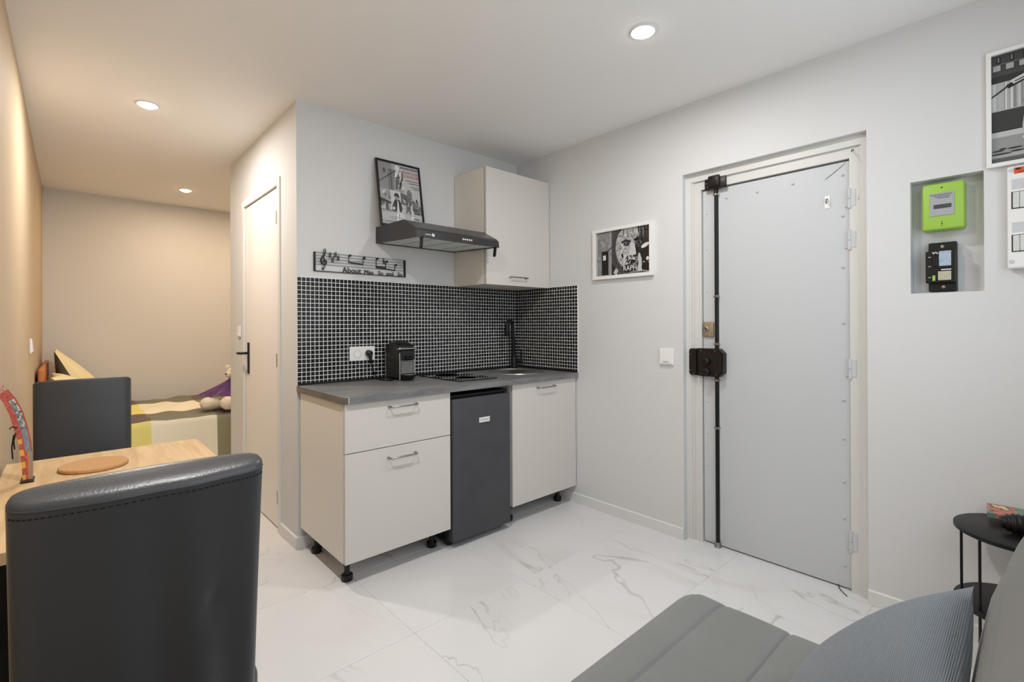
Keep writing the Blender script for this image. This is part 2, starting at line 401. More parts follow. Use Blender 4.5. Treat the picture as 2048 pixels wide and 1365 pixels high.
for z in (1.93, 1.74, 1.50, 1.24, .88, .70, .50, .33, .11): part('rivet', rivet(-2.160, z, .006), M_doorw, d1, True)
for y, z in ((-1.62, 1.93), (-1.78, 1.93), (-1.95, 1.935)): part('rivet', rivet(y, z, .006), M_doorw, d1, True)
for z0, z1 in ((1.768, 1.858), (1.577, 1.665), (.982, 1.075), (.184, .283)):
    hg = part('hinge', MB().tube([(.052, -2.190, z0), (.052, -2.190, (z0+z1)/2-.001)], .0085, 12).tube([(.052, -2.190, (z0+z1)/2+.001), (.052, -2.190, z1)], .0085, 12), M_doorw, d1, True)
    part('hinge_leaf', MB().box(.0475, .051, -2.214, -2.192, z0+.01, z1-.005).box(DX-.004, DX, -2.186, -2.168, z0+.01, z1-.005), M_doorw, hg)
ry = -1.568
rod = part('locking_rod', MB().tube([(.052, ry, .012), (.052, ry, .944)], .0105, 14).tube([(.052, ry, 1.101), (.052, ry, 2.02)], .0105, 14), M_mblack, d1, True, label='black vertical locking rod')
part('rod_backing', MB().box(DX-.004, DX, ry-.014, ry+.014, .03, 1.98), M_trim, rod)
for z in (.66, .925, 1.125, 1.39, 1.955): part('rod_clip', MB().rbox(.040, .064, ry-.014, ry+.014, z-.006, z+.006, .002).lathe([(.006, -.002), (0, -.004)], (.040, ry, z), 'x', 8), M_nickel, rod)
part('floor_socket', MB().lathe([(.02, .0), (.02, .006), (.014, .01), (.014, .028), (0, .03)], (.052, ry, 0), 'z', 14), M_nickel, rod, True)
kp = part('rod_keeper', MB().rbox(.030, .050, -1.628, -1.512, 1.985, 2.045, .003).rbox(.018, .034, -1.60, -1.535, 1.995, 2.058, .008, 3), M_rust, d1, True, label='dark iron keeper for the locking rod')
for y, z in ((-1.525, 2.02), (-1.53, 2.0), (-1.612, 2.025), (-1.585, 2.035)): part('screw', MB().lathe([(.004, 0), (.003, -.003), (0, -.0035)], (.029 if y < -1.605 or y > -1.533 else .017, y, z), 'x', 8), M_nickel, kp)
# rim lock
lk = part('rim_lock', MB().prism([(-1.470, .945), (-1.590, .945), (-1.615, .968), (-1.615, 1.075), (-1.590, 1.100), (-1.470, 1.100)], 'x', .024, DX), M_rust, d1, label='dark brown rim lock with two knobs')
part('lock_face', MB().prism([(-1.474, .951), (-1.583, .951), (-1.606, .972), (-1.606, 1.071), (-1.583, 1.094), (-1.474, 1.094)], 'x', .020, .0245), M_rust, lk)
part('lock_keeper', MB().prism([(-1.463, .948), (-1.430, .948), (-1.421, .958), (-1.421, 1.088), (-1.430, 1.098), (-1.463, 1.098)], 'x', .020, .05), M_rust, lk)
for z in (1.028, .972): part('knob', MB().lathe([(.017, 0), (.019, -.006), (.019, -.02), (.013, -.026), (0, -.027)], (.020, -1.527, z), 'x', 20), M_mblack, lk, True)
for y, z in ((-1.49, 1.088), (-1.57, 1.088), (-1.49, .957), (-1.578, .957), (-1.43, 1.065), (-1.43, .975), (-1.45, .956)): part('screw', MB().lathe([(.0038, 0), (.003, -.002), (0, -.0025)], (.0198, y, z), 'x', 8), M_nickel, lk)
bl = part('upper_lock', MB().rbox(.050, DX-.002, -1.549, -1.489, 1.164, 1.250, .009, 3), M_brass, d1, True, label='small brass cylinder lock')
part('cylinder', MB().lathe([(.015, 0), (.015, -.006), (.012, -.008), (.012, -.004), (0, -.004)], (.050, -1.508, 1.208), 'x', 18), M_nickel, bl, True)
part('key_slot', MB().box(.0445, .0475, -1.5095, -1.5065, 1.201, 1.215), M_black, bl)
pp = part('hook_plate', MB().rbox(DX-.003, DX, -2.110, -2.086, 1.785, 1.845, .002), M_plate, d1)
part('hook', MB().tube([(DX-.003, -2.098, 1.83), (DX-.018, -2.098, 1.826), (DX-.022, -2.098, 1.815), (DX-.014, -2.098, 1.808)], .0035, 8), M_nickel, pp, True)
part('cable', MB().tube([(.046, -2.203, 2.03), (.043, -2.222, 2.0), (.040, -2.240, 1.96), (.040, -2.246, 1.90), (.043, -2.236, 1.84), (.05, -2.222, 1.80)], .002, 6), M_frame, d1, True)
part('cable_hole', MB().lathe([(.006, 0), (.006, -.001), (0, -.0011)], (.0498, -2.203, 2.03), 'x', 12), M_black, d1)
part('scratch_wire', MB().tube([(DX-.001, -2.09, 1.926), (DX-.003, -2.12, 1.945), (DX-.002, -2.15, 1.968), (DX-.001, -2.17, 1.985)], .0012, 6), M_brass, d1, True)
part('draught_string', MB().tube([(DX-.003, -2.135, .012), (.052, -2.14, .004), (.035, -2.15, .002), (.012, -2.17, .0015), (-.004, -2.185, .0015)], .002, 6), M_black, d1, True)

# ---------------------------------------------------------------- bathroom door
d2 = thing('door_2', 'plain white flush bathroom door with black lever handle', 'door', (XP, .69, 0), kind='structure')
part('leaf', MB().rbox(XP+.004, XP+.044, D2Y0+.004, D2Y1-.004, .008, D2Z-.006, .0015), M_door2, d2)
part('frame', MB().rbox(XP-.010, XP+.003, D2Y0-.045, D2Y0, 0, D2Z+.045, .003).rbox(XP-.010, XP+.003, D2Y1, D2Y1+.045, 0, D2Z+.045, .003)
     .rbox(XP-.010, XP+.003, D2Y0, D2Y1, D2Z, D2Z+.045, .003).box(XP+.003, XP+.05, D2Y0-.0, D2Y0+.001, 0, D2Z), M_trim, d2)
hd = part('handle_plate', MB().rbox(XP-.004, XP+.004, .972, 1.008, .90, 1.12, .003), M_mblack, d2, label='long black handle plate')
part('lever', MB().tube([(XP-.004, .99, 1.045), (XP-.045, .99, 1.045), (XP-.052, .996, 1.045), (XP-.052, 1.065, 1.043)], .009, 12), M_mblack, hd, True)
for z in (1.89, 1.03, .205): part('hinge', MB().tube([(XP-.008, D2Y0+.002, z-.04), (XP-.008, D2Y0+.002, z+.04)], .006, 10).box(XP-.002, XP+.0042, D2Y0+.004, D2Y0+.03, z-.035, z+.035), M_steel, d2, True)

# ---------------------------------------------------------------- ceiling lamps
def downlight(key, x, y, label, lens, r=.040):
    t = thing('ceiling_downlight', label, 'downlight', (x, y, H), 'recessed ceiling downlights')
    part('trim_ring', MB().lathe([(r+.012, 0), (r+.012, -.003), (r+.008, -.006), (r, -.004), (r, .0)], (x, y, H), 'z', 32), M_trim, t, True)
    part('lens', MB().lathe([(0, -.022), (r*.4, -.0205), (r*.75, -.0145), (r*.93, -.007), (r, -.001)], (x, y, H), 'z', 32), lens, t, True)
    ld = bpy.data.lights.new('downlight_'+key, 'AREA'); ld.shape = 'DISK'; ld.size = 1.7*r; ld.energy = LAMP_W[key]; ld.color = LAMP_C[key]; ld.spread = R_(180)
    lo = bpy.data.objects.new('downlight_lamp', ld); COL.objects.link(lo); lo.parent = t; lo.location = (0, 0, -.024)
downlight('kitchen', -.79, -1.64, 'bright white recessed downlight between kitchen and entry door', M_lens, .042)
downlight('dining', -2.274, .613, 'bright white recessed downlight above the bathroom door passage', M_lens, .042)
downlight('alcove', -1.813, 2.519, 'warm glowing recessed downlight above the bed', M_lensw, .042)
downlight('bedside_added', -.75, 2.519, 'added warm recessed downlight hidden behind the partition', M_lensw, .042)  # added lamp, out of view, brightens the far wall and bed
downlight('sofa', -2.274, -1.64, 'added unseen recessed downlight above the chair and sofa', M_lens, .042)  # added lamp, out of view, for more light in the main room

# ================================================================ KITCHEN
# mosaic backsplash
PZ = (1.509-ZC)/25
def mosaic(name, label, axis, length, x_off, single_cols):
    # axis 'y': on kitchen wall, runs in x from XP to 0; axis 'x': on right wall, runs in y from 0 to -length
    lng = length-.0065 if axis == 'y' else length
    ncol = round(lng/PZ); px = lng/ncol; th = .006; g = .0031
    if axis == 'y': bed = MB().box(XP+.001, -.0068, -.0052, -.0004, ZC, 1.509)
    else: bed = MB().box(-.0052, -.0004, -length, -.0005, ZC, 1.509)
    root = single(name, bed, M_grout, label, 'backsplash'); L = ORG[root.name]
    def tile_geo(u, w, sx, sz, tilt):
        hx, hz, b = sx/2, sz/2, .0008
        out = []
        for (ox, oz, d) in ((hx, hz, -.0045), (hx, hz, -th+b*.3), (hx-b, hz-b, -th)):
            ring = []
            for a, c in ((-1, -1), (1, -1), (1, 1), (-1, 1)):
                dd = d + (tilt[0]*a*ox + tilt[1]*c*oz if d < -.004 else 0)
                ring.append((u+a*ox, dd, w+c*oz) if axis == 'y' else (dd, u+a*ox, w+c*oz))
            out.append(ring)
        return out
    share = None; rest = MB()
    for i in range(ncol):
        for j in range(25):
            u = (XP + (i+.5)*px) if axis == 'y' else (-(i+.5)*px)
            w = ZC + (j+.5)*PZ
            if axis == 'y' and j == 0: pass
            if i < single_cols:
                if share is None:
                    o = finish('mosaic_tile', MB().loft(tile_geo(0, 0, px-g, PZ-g, (0, 0))), M_tile, None, (0, 0, 0), False); share = o.data
                else:
                    o = bpy.data.objects.new('mosaic_tile', share); COL.objects.link(o)
                o.parent = root; o.location = (u-L[0], -L[1], w-L[2]) if axis == 'y' else (-L[0], u-L[1], w-L[2])
            else:
                jx = random.uniform(-.0004, .0004)
                rest.loft(tile_geo(u+jx, w+random.uniform(-.0004, .0004), px-g, PZ-g, (random.gauss(0, .010), random.gauss(0, .010))))
    part('mosaic_tiles', rest, M_tile, root, kind='stuff')
    return root
bs1 = mosaic('mosaic_backsplash', 'black mosaic backsplash with white grout behind the hob', 'y', -XP, 0, 12)
bs2 = mosaic('mosaic_backsplash', 'narrow black mosaic backsplash on the wall beside the sink', 'x', .617, 0, 0)
part('sealing_strip', MB().prism([(-.006, ZC), (-.016, ZC), (-.006, ZC+.012)], 'x', XP+.002, -.0185), M_black, bs1)
part('sealing_strip', MB().prism([(-.006, ZC), (-.018, ZC), (-.006, ZC+.014)], 'y', -.617, -.02), M_black, bs2)

# worktop with a round sink cut-out
SX, SY, SR = -.272, -.262, .195
mb = MB(); z0, z1 = .872, ZC; yf, yb = -.622, -.007; xl, xm, xr = XP-.004, -.56, -.007
def slab(pts): mb.prism(pts, 'z', z0, z1)
slab([(xl, yb), (xl, yf+.03), (xl+.026, yf), (xm, yf), (xm, yb)])
angs = sorted(set([2*math.pi*k/56 for k in range(56)]+[math.atan2(y-SY, x-SX) % (2*math.pi) for x in (xm, xr) for y in (yf, yb)]))
inn, out = [], []
for a in angs:
    c, s_ = math.cos(a), math.sin(a); t = 1e9
    if c > 1e-9: t = min(t, (xr-SX)/c)
    if c < -1e-9: t = min(t, (xm-SX)/c)
    if s_ > 1e-9: t = min(t, (yb-SY)/s_)
    if s_ < -1e-9: t = min(t, (yf-SY)/s_)
    inn.append((SX+c*(SR-.012), SY+s_*(SR-.012))); out.append((SX+c*t, SY+s_*t))
n = len(angs)
mb.add([(*p, z1) for p in inn]+[(*p, z1) for p in out]+[(*p, z0) for p in inn]+[(*p, z0) for p in out],
    [(i, n+i, n+(i+1) % n, (i+1) % n) for i in range(n)]+[(2*n+i, 2*n+(i+1) % n, 3*n+(i+1) % n, 3*n+i) for i in range(n)]
    +[(i, (i+1) % n, 2*n+(i+1) % n, 2*n+i) for i in range(n)]+[(n+i, 3*n+i, 3*n+(i+1) % n, n+(i+1) % n) for i in range(n)])
wt = single('worktop', mb, M_work, 'grey laminate worktop over the base cabinets', 'worktop')
part('end_trim', MB().prism([(xl-.0008, yb), (xl-.0008, yf+.03), (xl, yf+.03), (xl, yb)], 'z', z0, z1-.002), M_workend, wt, label='worn brown worktop edge')
part('corner_trim', MB().prism([(xl-.0008, yf+.031), (xl+.0258, yf-.0008), (xl+.0275, yf-.0008), (xl+.0275, yf+.001), (xl, yf+.032)], 'z', z0-.001, z1-.0015), M_workend, wt)
part('chipped_edge', MB().box(xl+.0255, xl+.029, yf-.0010, yf, z0+.002, z1-.001).prism([(xl, yf+.0305), (xl+.0265, yf-.001), (xl+.0275, yf+.001), (xl+.001, yf+.032)], 'z', z1-.0015, z1+.0004), M_plateg, wt, label='pale chipped worktop edge')

def bar_handle(mbx, x0, x1, y, z):
    r = .0045
    mbx.tube([(x0+.004, y, z), (x0+.004, y-.024, z), (x0+.008, y-.030, z), (x0+.016, y-.032, z), (x1-.016, y-.032, z), (x1-.008, y-.030, z), (x1-.004, y-.024, z), (x1-.004, y, z)], r, 10)
    for x in (x0+.004, x1-.004): mbx.lathe([(.0075, 0), (.0075, -.004), (.005, -.006)], (x, y, z), 'y', 14)
    return mbx
def cab_leg(t, x, y):
    lg = part('leg', MB().lathe([(.017, .03), (.013, .045), (.013, .07), (.019, .075), (.019, .095), (.014, .10), (.014, .122)], (x, y, 0), 'z', 16), M_black, t, True)
    part('foot', MB().lathe([(.026, 0), (.028, .004), (.028, .026), (.024, .03), (0, .03)], (x, y, 0), 'z', 18), M_black, lg, True)

FY = -.60; CZ0, CZ1 = .121, .870
def base_cab(label, x0, x1, fronts, handles, legs):
    t = thing('base_cabinet', label, 'cabinet', ((x0+x1)/2, -.3, 0), 'kitchen base cabinets')
    part('carcass', MB().box(x0, x0+.016, -.58, -.02, CZ0, CZ1).box(x1-.016, x1, -.58, -.02, CZ0, CZ1).box(x0+.016, x1-.016, -.58, -.02, CZ0, CZ0+.016)
         .box(x0+.016, x1-.016, -.025, -.02, CZ0+.016, CZ1).box(x0+.016, x1-.016, -.58, -.48, CZ1-.016, CZ1), M_carc, t)
    for (fz0, fz1, hx0, hx1, hz, nm) in fronts:
        f = part(nm, MB().rbox(x0+.002, x1-.002, FY, FY+.018, fz0, fz1, .0012, 1), M_cab, t)
        part('handle', bar_handle(MB(), hx0, hx1, FY, hz), M_nickel, f, True, label='slim metal bar handle')
    for x, y in legs: cab_leg(t, x, y)
    return t
base_cab('cream base cabinet with two drawers beside the bathroom partition', -1.660, -1.062,
    [(.637, CZ1-.001, -1.436, -1.278, .834, 'drawer'), (CZ0-.001, .633, -1.440, -1.282, .582, 'drawer')], None,
    [(-1.607, -.107), (-1.607, -.50), (-1.108, -.478), (-1.108, -.107)])
base_cab('cream base cabinet with single door under the sink', -.604, -.006,
    [(CZ0-.001, CZ1-.001, -.392, -.232, .834, 'door')], None, [(-.55, -.50), (-.068, -.48), (-.068, -.107), (-.55, -.107)])

# upper cabinet
t = thing('wall_cabinet', 'cream wall cabinet hung in the corner beside the hood', 'cabinet', (-.3, -.17, 1.5))
part('carcass', MB().box(-.601, -.585, -.330, -.005, 1.505, 2.272).box(-.020, -.004, -.330, -.005, 1.505, 2.272).box(-.585, -.020, -.330, -.005, 1.505, 1.521)
     .box(-.585, -.020, -.330, -.005, 2.256, 2.272).box(-.585, -.020, -.010, -.005, 1.521, 2.256), M_carc, t)
part('edge_band', MB().box(-.6005, -.0045, -.334, -.330, 1.506, 2.271), M_cabedge, t)
f = part('door', MB().rbox(-.600, -.004, -.352, -.334, 1.503, 2.273, .0012, 1), M_cab, t)
part('handle', bar_handle(MB(), -.402, -.242, -.352, 1.56), M_nickel, f, True, label='slim metal bar handle')

# fridge
fx0, fx1 = -1.052, -.622
t = thing('undercounter_fridge', 'small anthracite undercounter fridge between the base cabinets', 'fridge', ((fx0+fx1)/2, -.3, 0))
part('body', MB().rbox(fx0, fx1, -.545, -.06, .03, .828, .004), M_fridgeb, t)
part('top_panel', MB().rbox(fx0-.002, fx1+.004, -.57, -.06, .829, .844, .004), M_fridgeb, t)
dr = part('door', MB().rbox(fx0+.001, fx1, -.605, -.549, .036, .826, .012, 3), M_fridge, t, True)
part('name_plate', MB().box(-.867, -.789, -.607, -.605, .676, .704), M_plate, dr, label='white name plate reading OCEANIC')
part('lettering', MB().text('OCEANIC', .0165, (-.828, -.6074, .6845), (1, 0, 0), (0, 0, 1), 'CENTER'), M_dgrey, dr)
part('plinth', MB().box(fx0+.01, fx1-.01, -.54, -.50, .008, .03), M_black, t)
for x, y in ((fx0+.03, -.52), (fx1-.04, -.52), (fx0+.03, -.1), (fx1-.03, -.1)): part('foot', MB().lathe([(.018, 0), (.018, .012), (.012, .014), (.012, .03)], (x, y, 0), 'z', 14), M_black, t, True)

# cooker hood
hx0, hx1 = -1.199, -.606
t = thing('cooker_hood', 'slim black cooker hood with glass visor above the hob', 'cooker hood', (-.9, -.2, 1.72))
shell = MB()
prof = [(-.004, 1.745), (-.004, 1.845), (-.335, 1.840), (-.462, 1.777), (-.480, 1.762), (-.487, 1.722), (-.478, 1.722)]
shell.prism(prof, 'x', hx0, hx0+.012).prism(prof, 'x', hx1-.012, hx1)
shell.prism([(-.004, 1.745), (-.004, 1.845), (-.010, 1.845), (-.010, 1.745)], 'x', hx0+.012, hx1-.012)
part('housing', shell, M_hood, t)
part('top_cover', MB().prism([(-.010, 1.845), (-.335, 1.840), (-.462, 1.777), (-.462, 1.770), (-.333, 1.832), (-.010, 1.837)], 'x', hx0+.012, hx1-.012), M_hoodtop, t)
fp = part('front_panel', MB().prism([(-.462, 1.777), (-.480, 1.762), (-.487, 1.722), (-.478, 1.722), (-.462, 1.768)], 'x', hx0+.012, hx1-.012), M_hood, t)
part('filter_panel', MB().prism([(-.012, 1.750), (-.476, 1.730), (-.476, 1.738), (-.012, 1.758)], 'x', hx0+.013, hx1-.013), M_alu, t)
for x in (-1.05, -.90, -.75): part('filter_rib', MB().prism([(-.06, 1.746), (-.44, 1.7295), (-.44, 1.733), (-.06, 1.7495)], 'x', x-.004, x+.004), M_grey, t)
def on_front(zf): # y of the front panel face at height z
    return -.487 + (zf-1.722)/(1.762-1.722)*.007 - .0012
lg = MB(); zc = 1.742
lg.add([(-1.118+.012, on_front(zc), zc), (-1.106+.012, on_front(zc+.011), zc+.011), (-1.094+.012, on_front(zc), zc), (-1.106+.012, on_front(zc-.011), zc-.011)], [(0, 1, 2, 3)])
part('logo', lg, M_plate, fp); part('logo_centre', MB().add([(-1.100, on_front(zc)-.0003, zc), (-1.094, on_front(zc+.005)-.0003, zc+.005), (-1.088, on_front(zc)-.0003, zc), (-1.094, on_front(zc-.005)-.0003, zc-.005)], [(0, 1, 2, 3)]), M_grey, fp)
part('logo_word', MB().box(-1.146, -1.110, on_front(zc)+.001, on_front(zc)-.0002, zc-.0022, zc+.0022), M_plateg, fp)
for k in range(5):
    part('button', MB().lathe([(.0052, 0), (.0052, -.002), (.004, -.003), (0, -.003)], (-.885+.0155*k, on_front(1.744)+.001, 1.744), 'y', 14), M_plate, fp, True)
    part('button_mark', MB().box(-.887+.0155*k, -.884+.0155*k, on_front(1.732)+.001, on_front(1.732), 1.7305, 1.7335), M_grey, fp)
part('glass_visor', MB().prism([(-.478, 1.722), (-.470, 1.668), (-.466, 1.668), (-.474, 1.722)], 'x', -1.165, -.640), M_glass, t, label='clear glass visor')
for x in (-1.172, -.640):
    part('visor_bracket', MB().prism([(-.490, 1.728), (-.455, 1.733), (-.455, 1.726), (-.472, 1.720), (-.463, 1.668), (-.473, 1.663), (-.482, 1.672)], 'x', x, x+.011), M_black, t)
part('power_cord', MB().tube([(-.865, -.04, 1.848), (-.868, -.03, 1.870), (-.880, -.020, 1.893), (-.89, -.012, 1.9)], .004, 8), M_black, t, True)

# hob
t = thing('ceramic_hob', 'glossy black two-ring ceramic hob set in the worktop', 'hob', (-.783, -.3, ZC))
part('glass_plate', MB().rbox(-.928, -.638, -.502, -.062, ZC, ZC+.006, .0025), M_gblack, t)
for x, y, r in ((-.783, -.17, .085), (-.783, -.37, .07)):
    part('cooking_zone', MB().lathe([(r, .0061), (r, .0063), (r-.002, .0063), (r-.002, .0061)], (x, y, ZC), 'z', 40), M_grey, t)

# sink and tap
t = thing('round_sink', 'round stainless steel sink set in the worktop corner', 'sink', (SX, SY, ZC))
part('rim', MB().lathe([(SR+.016, .0002), (SR+.014, .004), (SR+.006, .0055), (SR-.01, .004), (SR-.0135, -.002)], (SX, SY, ZC), 'z', 56), M_steel, t, True)
part('bowl', MB().lathe([(SR-.0135, -.002), (SR-.018, -.03), (SR-.03, -.11), (SR-.06, -.138), (.045, -.142), (.043, -.15), (0, -.15)], (SX, SY, ZC), 'z', 56), M_steel, t, True)
part('drain', MB().lathe([(.04, -.1405), (.034, -.1385), (.012, -.1395), (0, -.1395)], (SX, SY, ZC), 'z', 28), M_chrome, t, True)
tx, ty = -.098, -.068
t = thing('kitchen_tap', 'tall matt black gooseneck tap behind the round sink', 'tap', (tx, ty, ZC))
part('base', MB().lathe([(.027, 0), (.027, .006), (.023, .01), (.022, .075), (.018, .085), (0, .086)], (tx, ty, ZC), 'z', 22), M_mblack, t, True)
pts = [(tx, ty, ZC+.07), (tx-.008, ty-.004, ZC+.16), (tx-.018, ty-.008, ZC+.26)]
dirx, diry = -.95, -.30
for k in range(9):
    a = math.pi*k/8; pts.append((tx-.022+dirx*.042*(1-math.cos(a)), ty-.010+diry*.042*(1-math.cos(a)), ZC+.310+.050*math.sin(a)))
pts += [(pts[-1][0]+.001, pts[-1][1], ZC+.285)]
part('spout', MB().tube(pts, .0145, 14), M_mblack, t, True)
e = pts[-1]
part('spray_head', MB().lathe([(.0165, .02), (.0185, 0), (.0185, -.035), (.016, -.04), (0, -.04)], e, 'z', 16), M_mblack, t, True)
lv = part('lever', MB().tube([(tx+.015, ty-.006, ZC+.052), (tx+.062, ty-.020, ZC+.052)], .019, 16), M_mblack, t, True)
part('lever_pin', MB().tube([(tx+.05, ty-.018, ZC+.06), (tx+.058, ty-.02, ZC+.14)], .0045, 10), M_mblack, lv, True)

# coffee machine
M_alub = mat('brushed_front', (172, 172, 172), .35, metal=.5)
M_mach = mat('machine_side', (58, 57, 50), .3)
cx0, cx1 = -1.150, -1.045
t = thing('coffee_machine', 'small black and chrome capsule coffee machine on the worktop', 'coffee machine', (-1.1, -.12, ZC))
part('body', MB().rbox(cx0+.004, cx1-.004, -.196, -.022, ZC+.004, ZC+.168, .004), M_black, t, True)
dome = MB(); rings = []
for i in range(12):
    a = math.pi*i/11
    rings.append([((cx0+cx1)/2 + sx_*(.053 if abs(sx_) == 1 else .044), -.112-.086*math.cos(a), ZC+.166+ (.072 if abs(sx_) != 1 else .058)*math.sin(a)**.7) for sx_ in (-1, -.6, 0, .6, 1)] )
vs = [p for r in rings for p in r]; fs = [(i*5+k, i*5+k+1, (i+1)*5+k+1, (i+1)*5+k) for i in range(11) for k in range(4)]
fs += [tuple(i*5 for i in range(12)), tuple(i*5+4 for i in range(12))]
dome.add(vs, fs)
hd_ = part('head', dome, M_black, t, True)
part('head_front', MB().prism([(-.196, ZC+.12), (-.212, ZC+.130), (-.206, ZC+.178), (-.190, ZC+.19)], 'x', cx0+.006, cx1-.006), M_black, t)
for k in range(13):
    z = ZC+.018+k*.0118
    part('side_rib', MB().rbox(cx0, cx0+.006, -.188, -.03, z, z+.0085, .002, 1), M_mach, t)
for k in range(9):
    z = ZC+.043+k*.0088
    part('front_rib', MB().rbox(cx0+.012, cx1-.010, -.2035, -.196, z, z+.0058, .002, 1), M_alub, t)
part('chrome_column', MB().tube([(cx0+.004, -.199, ZC+.004), (cx0+.004, -.199, ZC+.166)], .0048, 10), M_chrome, t, True)
part('chrome_column', MB().tube([(cx1-.004, -.199, ZC+.045), (cx1-.004, -.199, ZC+.166)], .0048, 10), M_chrome, t, True)
part('chrome_column', MB().tube([(cx0+.003, -.026, ZC+.004), (cx0+.003, -.026, ZC+.172)], .0048, 10), M_nickel, t, True)
hl = part('handle', MB().tube([(cx0-.006, -.19, ZC+.187), (cx0-.004, -.212, ZC+.191), (cx1+.004, -.212, ZC+.191), (cx1+.006, -.19, ZC+.187)], .0055, 12), M_chrome, t, True, label='chrome bar handle')
part('handle_cap', MB().ball((cx0-.004, -.213, ZC+.191), .0085, 12, 8), M_chrome, hl, True)
part('coffee_outlet', MB().prism([(-.196, ZC+.148), (-.226, ZC+.15), (-.222, ZC+.128), (-.196, ZC+.124)], 'x', -1.118, -1.075), M_mblack, t)
part('drip_tray', MB().loft([[((cx0+cx1)/2+(.047+q)*math.cos(a), -.198-(.058+q)*max(0, math.sin(a)) if math.sin(a) > 0 else -.198, z) for a in [math.pi*k/14 for k in range(15)]]
     for q, z in ((-.02, ZC), (-.004, ZC+.015), (.004, ZC+.034), (.004, ZC+.036))]), M_black, t, True)
part('drip_grid', MB().loft([[((cx0+cx1)/2+.044*math.cos(a), -.2-.054*math.sin(a), z) for a in [math.pi*k/14 for k in range(15)]] for z in (ZC+.0365, ZC+.039)]), M_steel, t)
# double socket with plug
t = thing('double_socket', 'white double wall socket on the mosaic tiles', 'socket', (-1.293, -.006, 1.065))
part('plate', MB().rbox(-1.374, -1.213, -.0152, -.0068, 1.024, 1.110, .003), M_plate, t)
for x in (-1.327, -1.257):
    wl = part('socket_well', MB().lathe([(.024, -.001), (.0225, -.0015), (.021, .0), (0, .0)], (x, -.0152, 1.065), 'y', 28), M_plate, t, True)
    part('well_ring', MB().lathe([(.0245, -.0002), (.0245, -.0013), (.0225, -.0016), (.0225, -.0002)], (x, -.0152, 1.065), 'y', 28), M_grey, wl)
    if x < -1.3:
        for dx, dz, rr in ((-.009, 0, .0034), (.009, 0, .0034), (0, .0105, .0022)): part('pin_hole', MB().lathe([(rr, 0), (rr, -.0004), (0, -.0004)], (x+dx, -.0154, 1.065+dz), 'y', 10), M_black, wl)
plug = thing('power_plug', 'black plug and cord of the coffee machine in the wall socket', 'plug', (-1.257, -.016, 1.065))
part('plug_body', MB().lathe([(.0195, 0), (.0195, -.018), (.017, -.026), (.008, -.03), (0, -.03)], (-1.257, -.0168, 1.068), 'y', 20).tube([(-1.257, -.034, 1.065), (-1.255, -.040, 1.045), (-1.2535, -.040, 1.018)], [.013, .011, .007], 12), M_black, plug, True)
part('cord', MB().tube([(-1.2535, -.040, 1.02), (-1.247, -.038, .995), (-1.234, -.034, .965), (-1.222, -.030, .935), (-1.216, -.032, .916), (-1.214, -.06, .9095), (-1.216, -.11, .9095), (-1.208, -.155, .9095), (-1.190, -.178, .9095), (-1.172, -.165, .9095), (-1.162, -.12, .9095), (-1.155, -.06, .912)], .0038, 8), M_black, plug, True)

# music sign on the wall
t = thing('music_wall_sign', 'black metal music stave sign lettered About Miss So and So', 'wall sign', (-1.288, -.004, 1.545))
sx0, sx1, sz0, sz1 = -1.580, -.996, 1.547, 1.657; y0s, y1s = -.010, -.006
part('end_bar', MB().box(sx0, sx0+.009, y0s-.002, 0, sz0, sz1), M_mblack, t); part('end_bar', MB().box(sx1-.009, sx1, y0s-.002, 0, sz0, sz1), M_mblack, t)
part('base_bar', MB().box(sx0, sx1, y0s, y1s, sz0, sz0+.0042), M_mblack, t)
sl = [sz1-.0014-.0168*k for k in range(5)]
for z in sl: part('stave_line', MB().box(sx0, sx1, y0s, y1s, z-.0009, z+.0009), M_mblack, t)
def S(u, v): return (sx0+u, -.011, sz0+v)
cl = [(.056, .016), (.050, .012), (.047, .019), (.053, .026), (.060, .022), (.062, .010+.03), (.058, .07), (.053, .105), (.056, .128), (.063, .132), (.066, .118), (.060, .098), (.046, .080), (.039, .062), (.044, .046), (.058, .040), (.070, .048), (.070, .062), (.060, .068), (.052, .060), (.055, .052)]
cr = [.0045, .004, .0035, .003, .0025, .0022, .0022, .0022, .002, .0022, .0032, .0042, .0048, .0048, .0045, .0038, .0038, .0042, .004, .003, .002]
part('treble_clef', MB().tube([S(*p) for p in cl], cr, 8), M_mblack, t, True)
for u, v in ((.092, .098), (.108, .073), (.124, .103), (.141, .085)):
    m_ = MB()
    for dx in (-.004, .004): m_.box(sx0+u+dx-.0011, sx0+u+dx+.0011, y0s-.001, y1s, sz0+v-.016+dx*.4, sz0+v+.016+dx*.4)
    for dz in (-.006, .006): m_.add([(sx0+u-.008, y0s-.0015, sz0+v+dz-.0035), (sx0+u+.008, y0s-.0015, sz0+v+dz), (sx0+u+.008, y0s-.0015, sz0+v+dz+.0034), (sx0+u-.008, y0s-.0015, sz0+v+dz)], [(0, 1, 2, 3)])
    part('sharp', m_, M_mblack, t)
NT = [(.212, .106), (.302, .100), (.388, .1035), (.452, .090), (.515, .074)]
for k, (u, v) in enumerate(NT):
    m_ = MB().lathe([(0, -.003), (.0088, -.002), (.0088, .002), (0, .003)], (0, 0, 0), 'y', 16)
    m_.v = [(sx0+u+p[0]*math.cos(.45)*1.0-p[2]*.7*math.sin(.45), -.010+p[1], sz0+v+p[0]*math.sin(.45)+p[2]*.75*math.cos(.45)) for p in m_.v]
    zb = .066 if k < 2 else .046 if k < 4 else .037
    m_.box(sx0+u-.0088, sx0+u-.0066, y0s-.001, y1s, sz0+zb-(.006 if k == 1 else 0), sz0+v)
    part('note', m_, M_mblack, t)
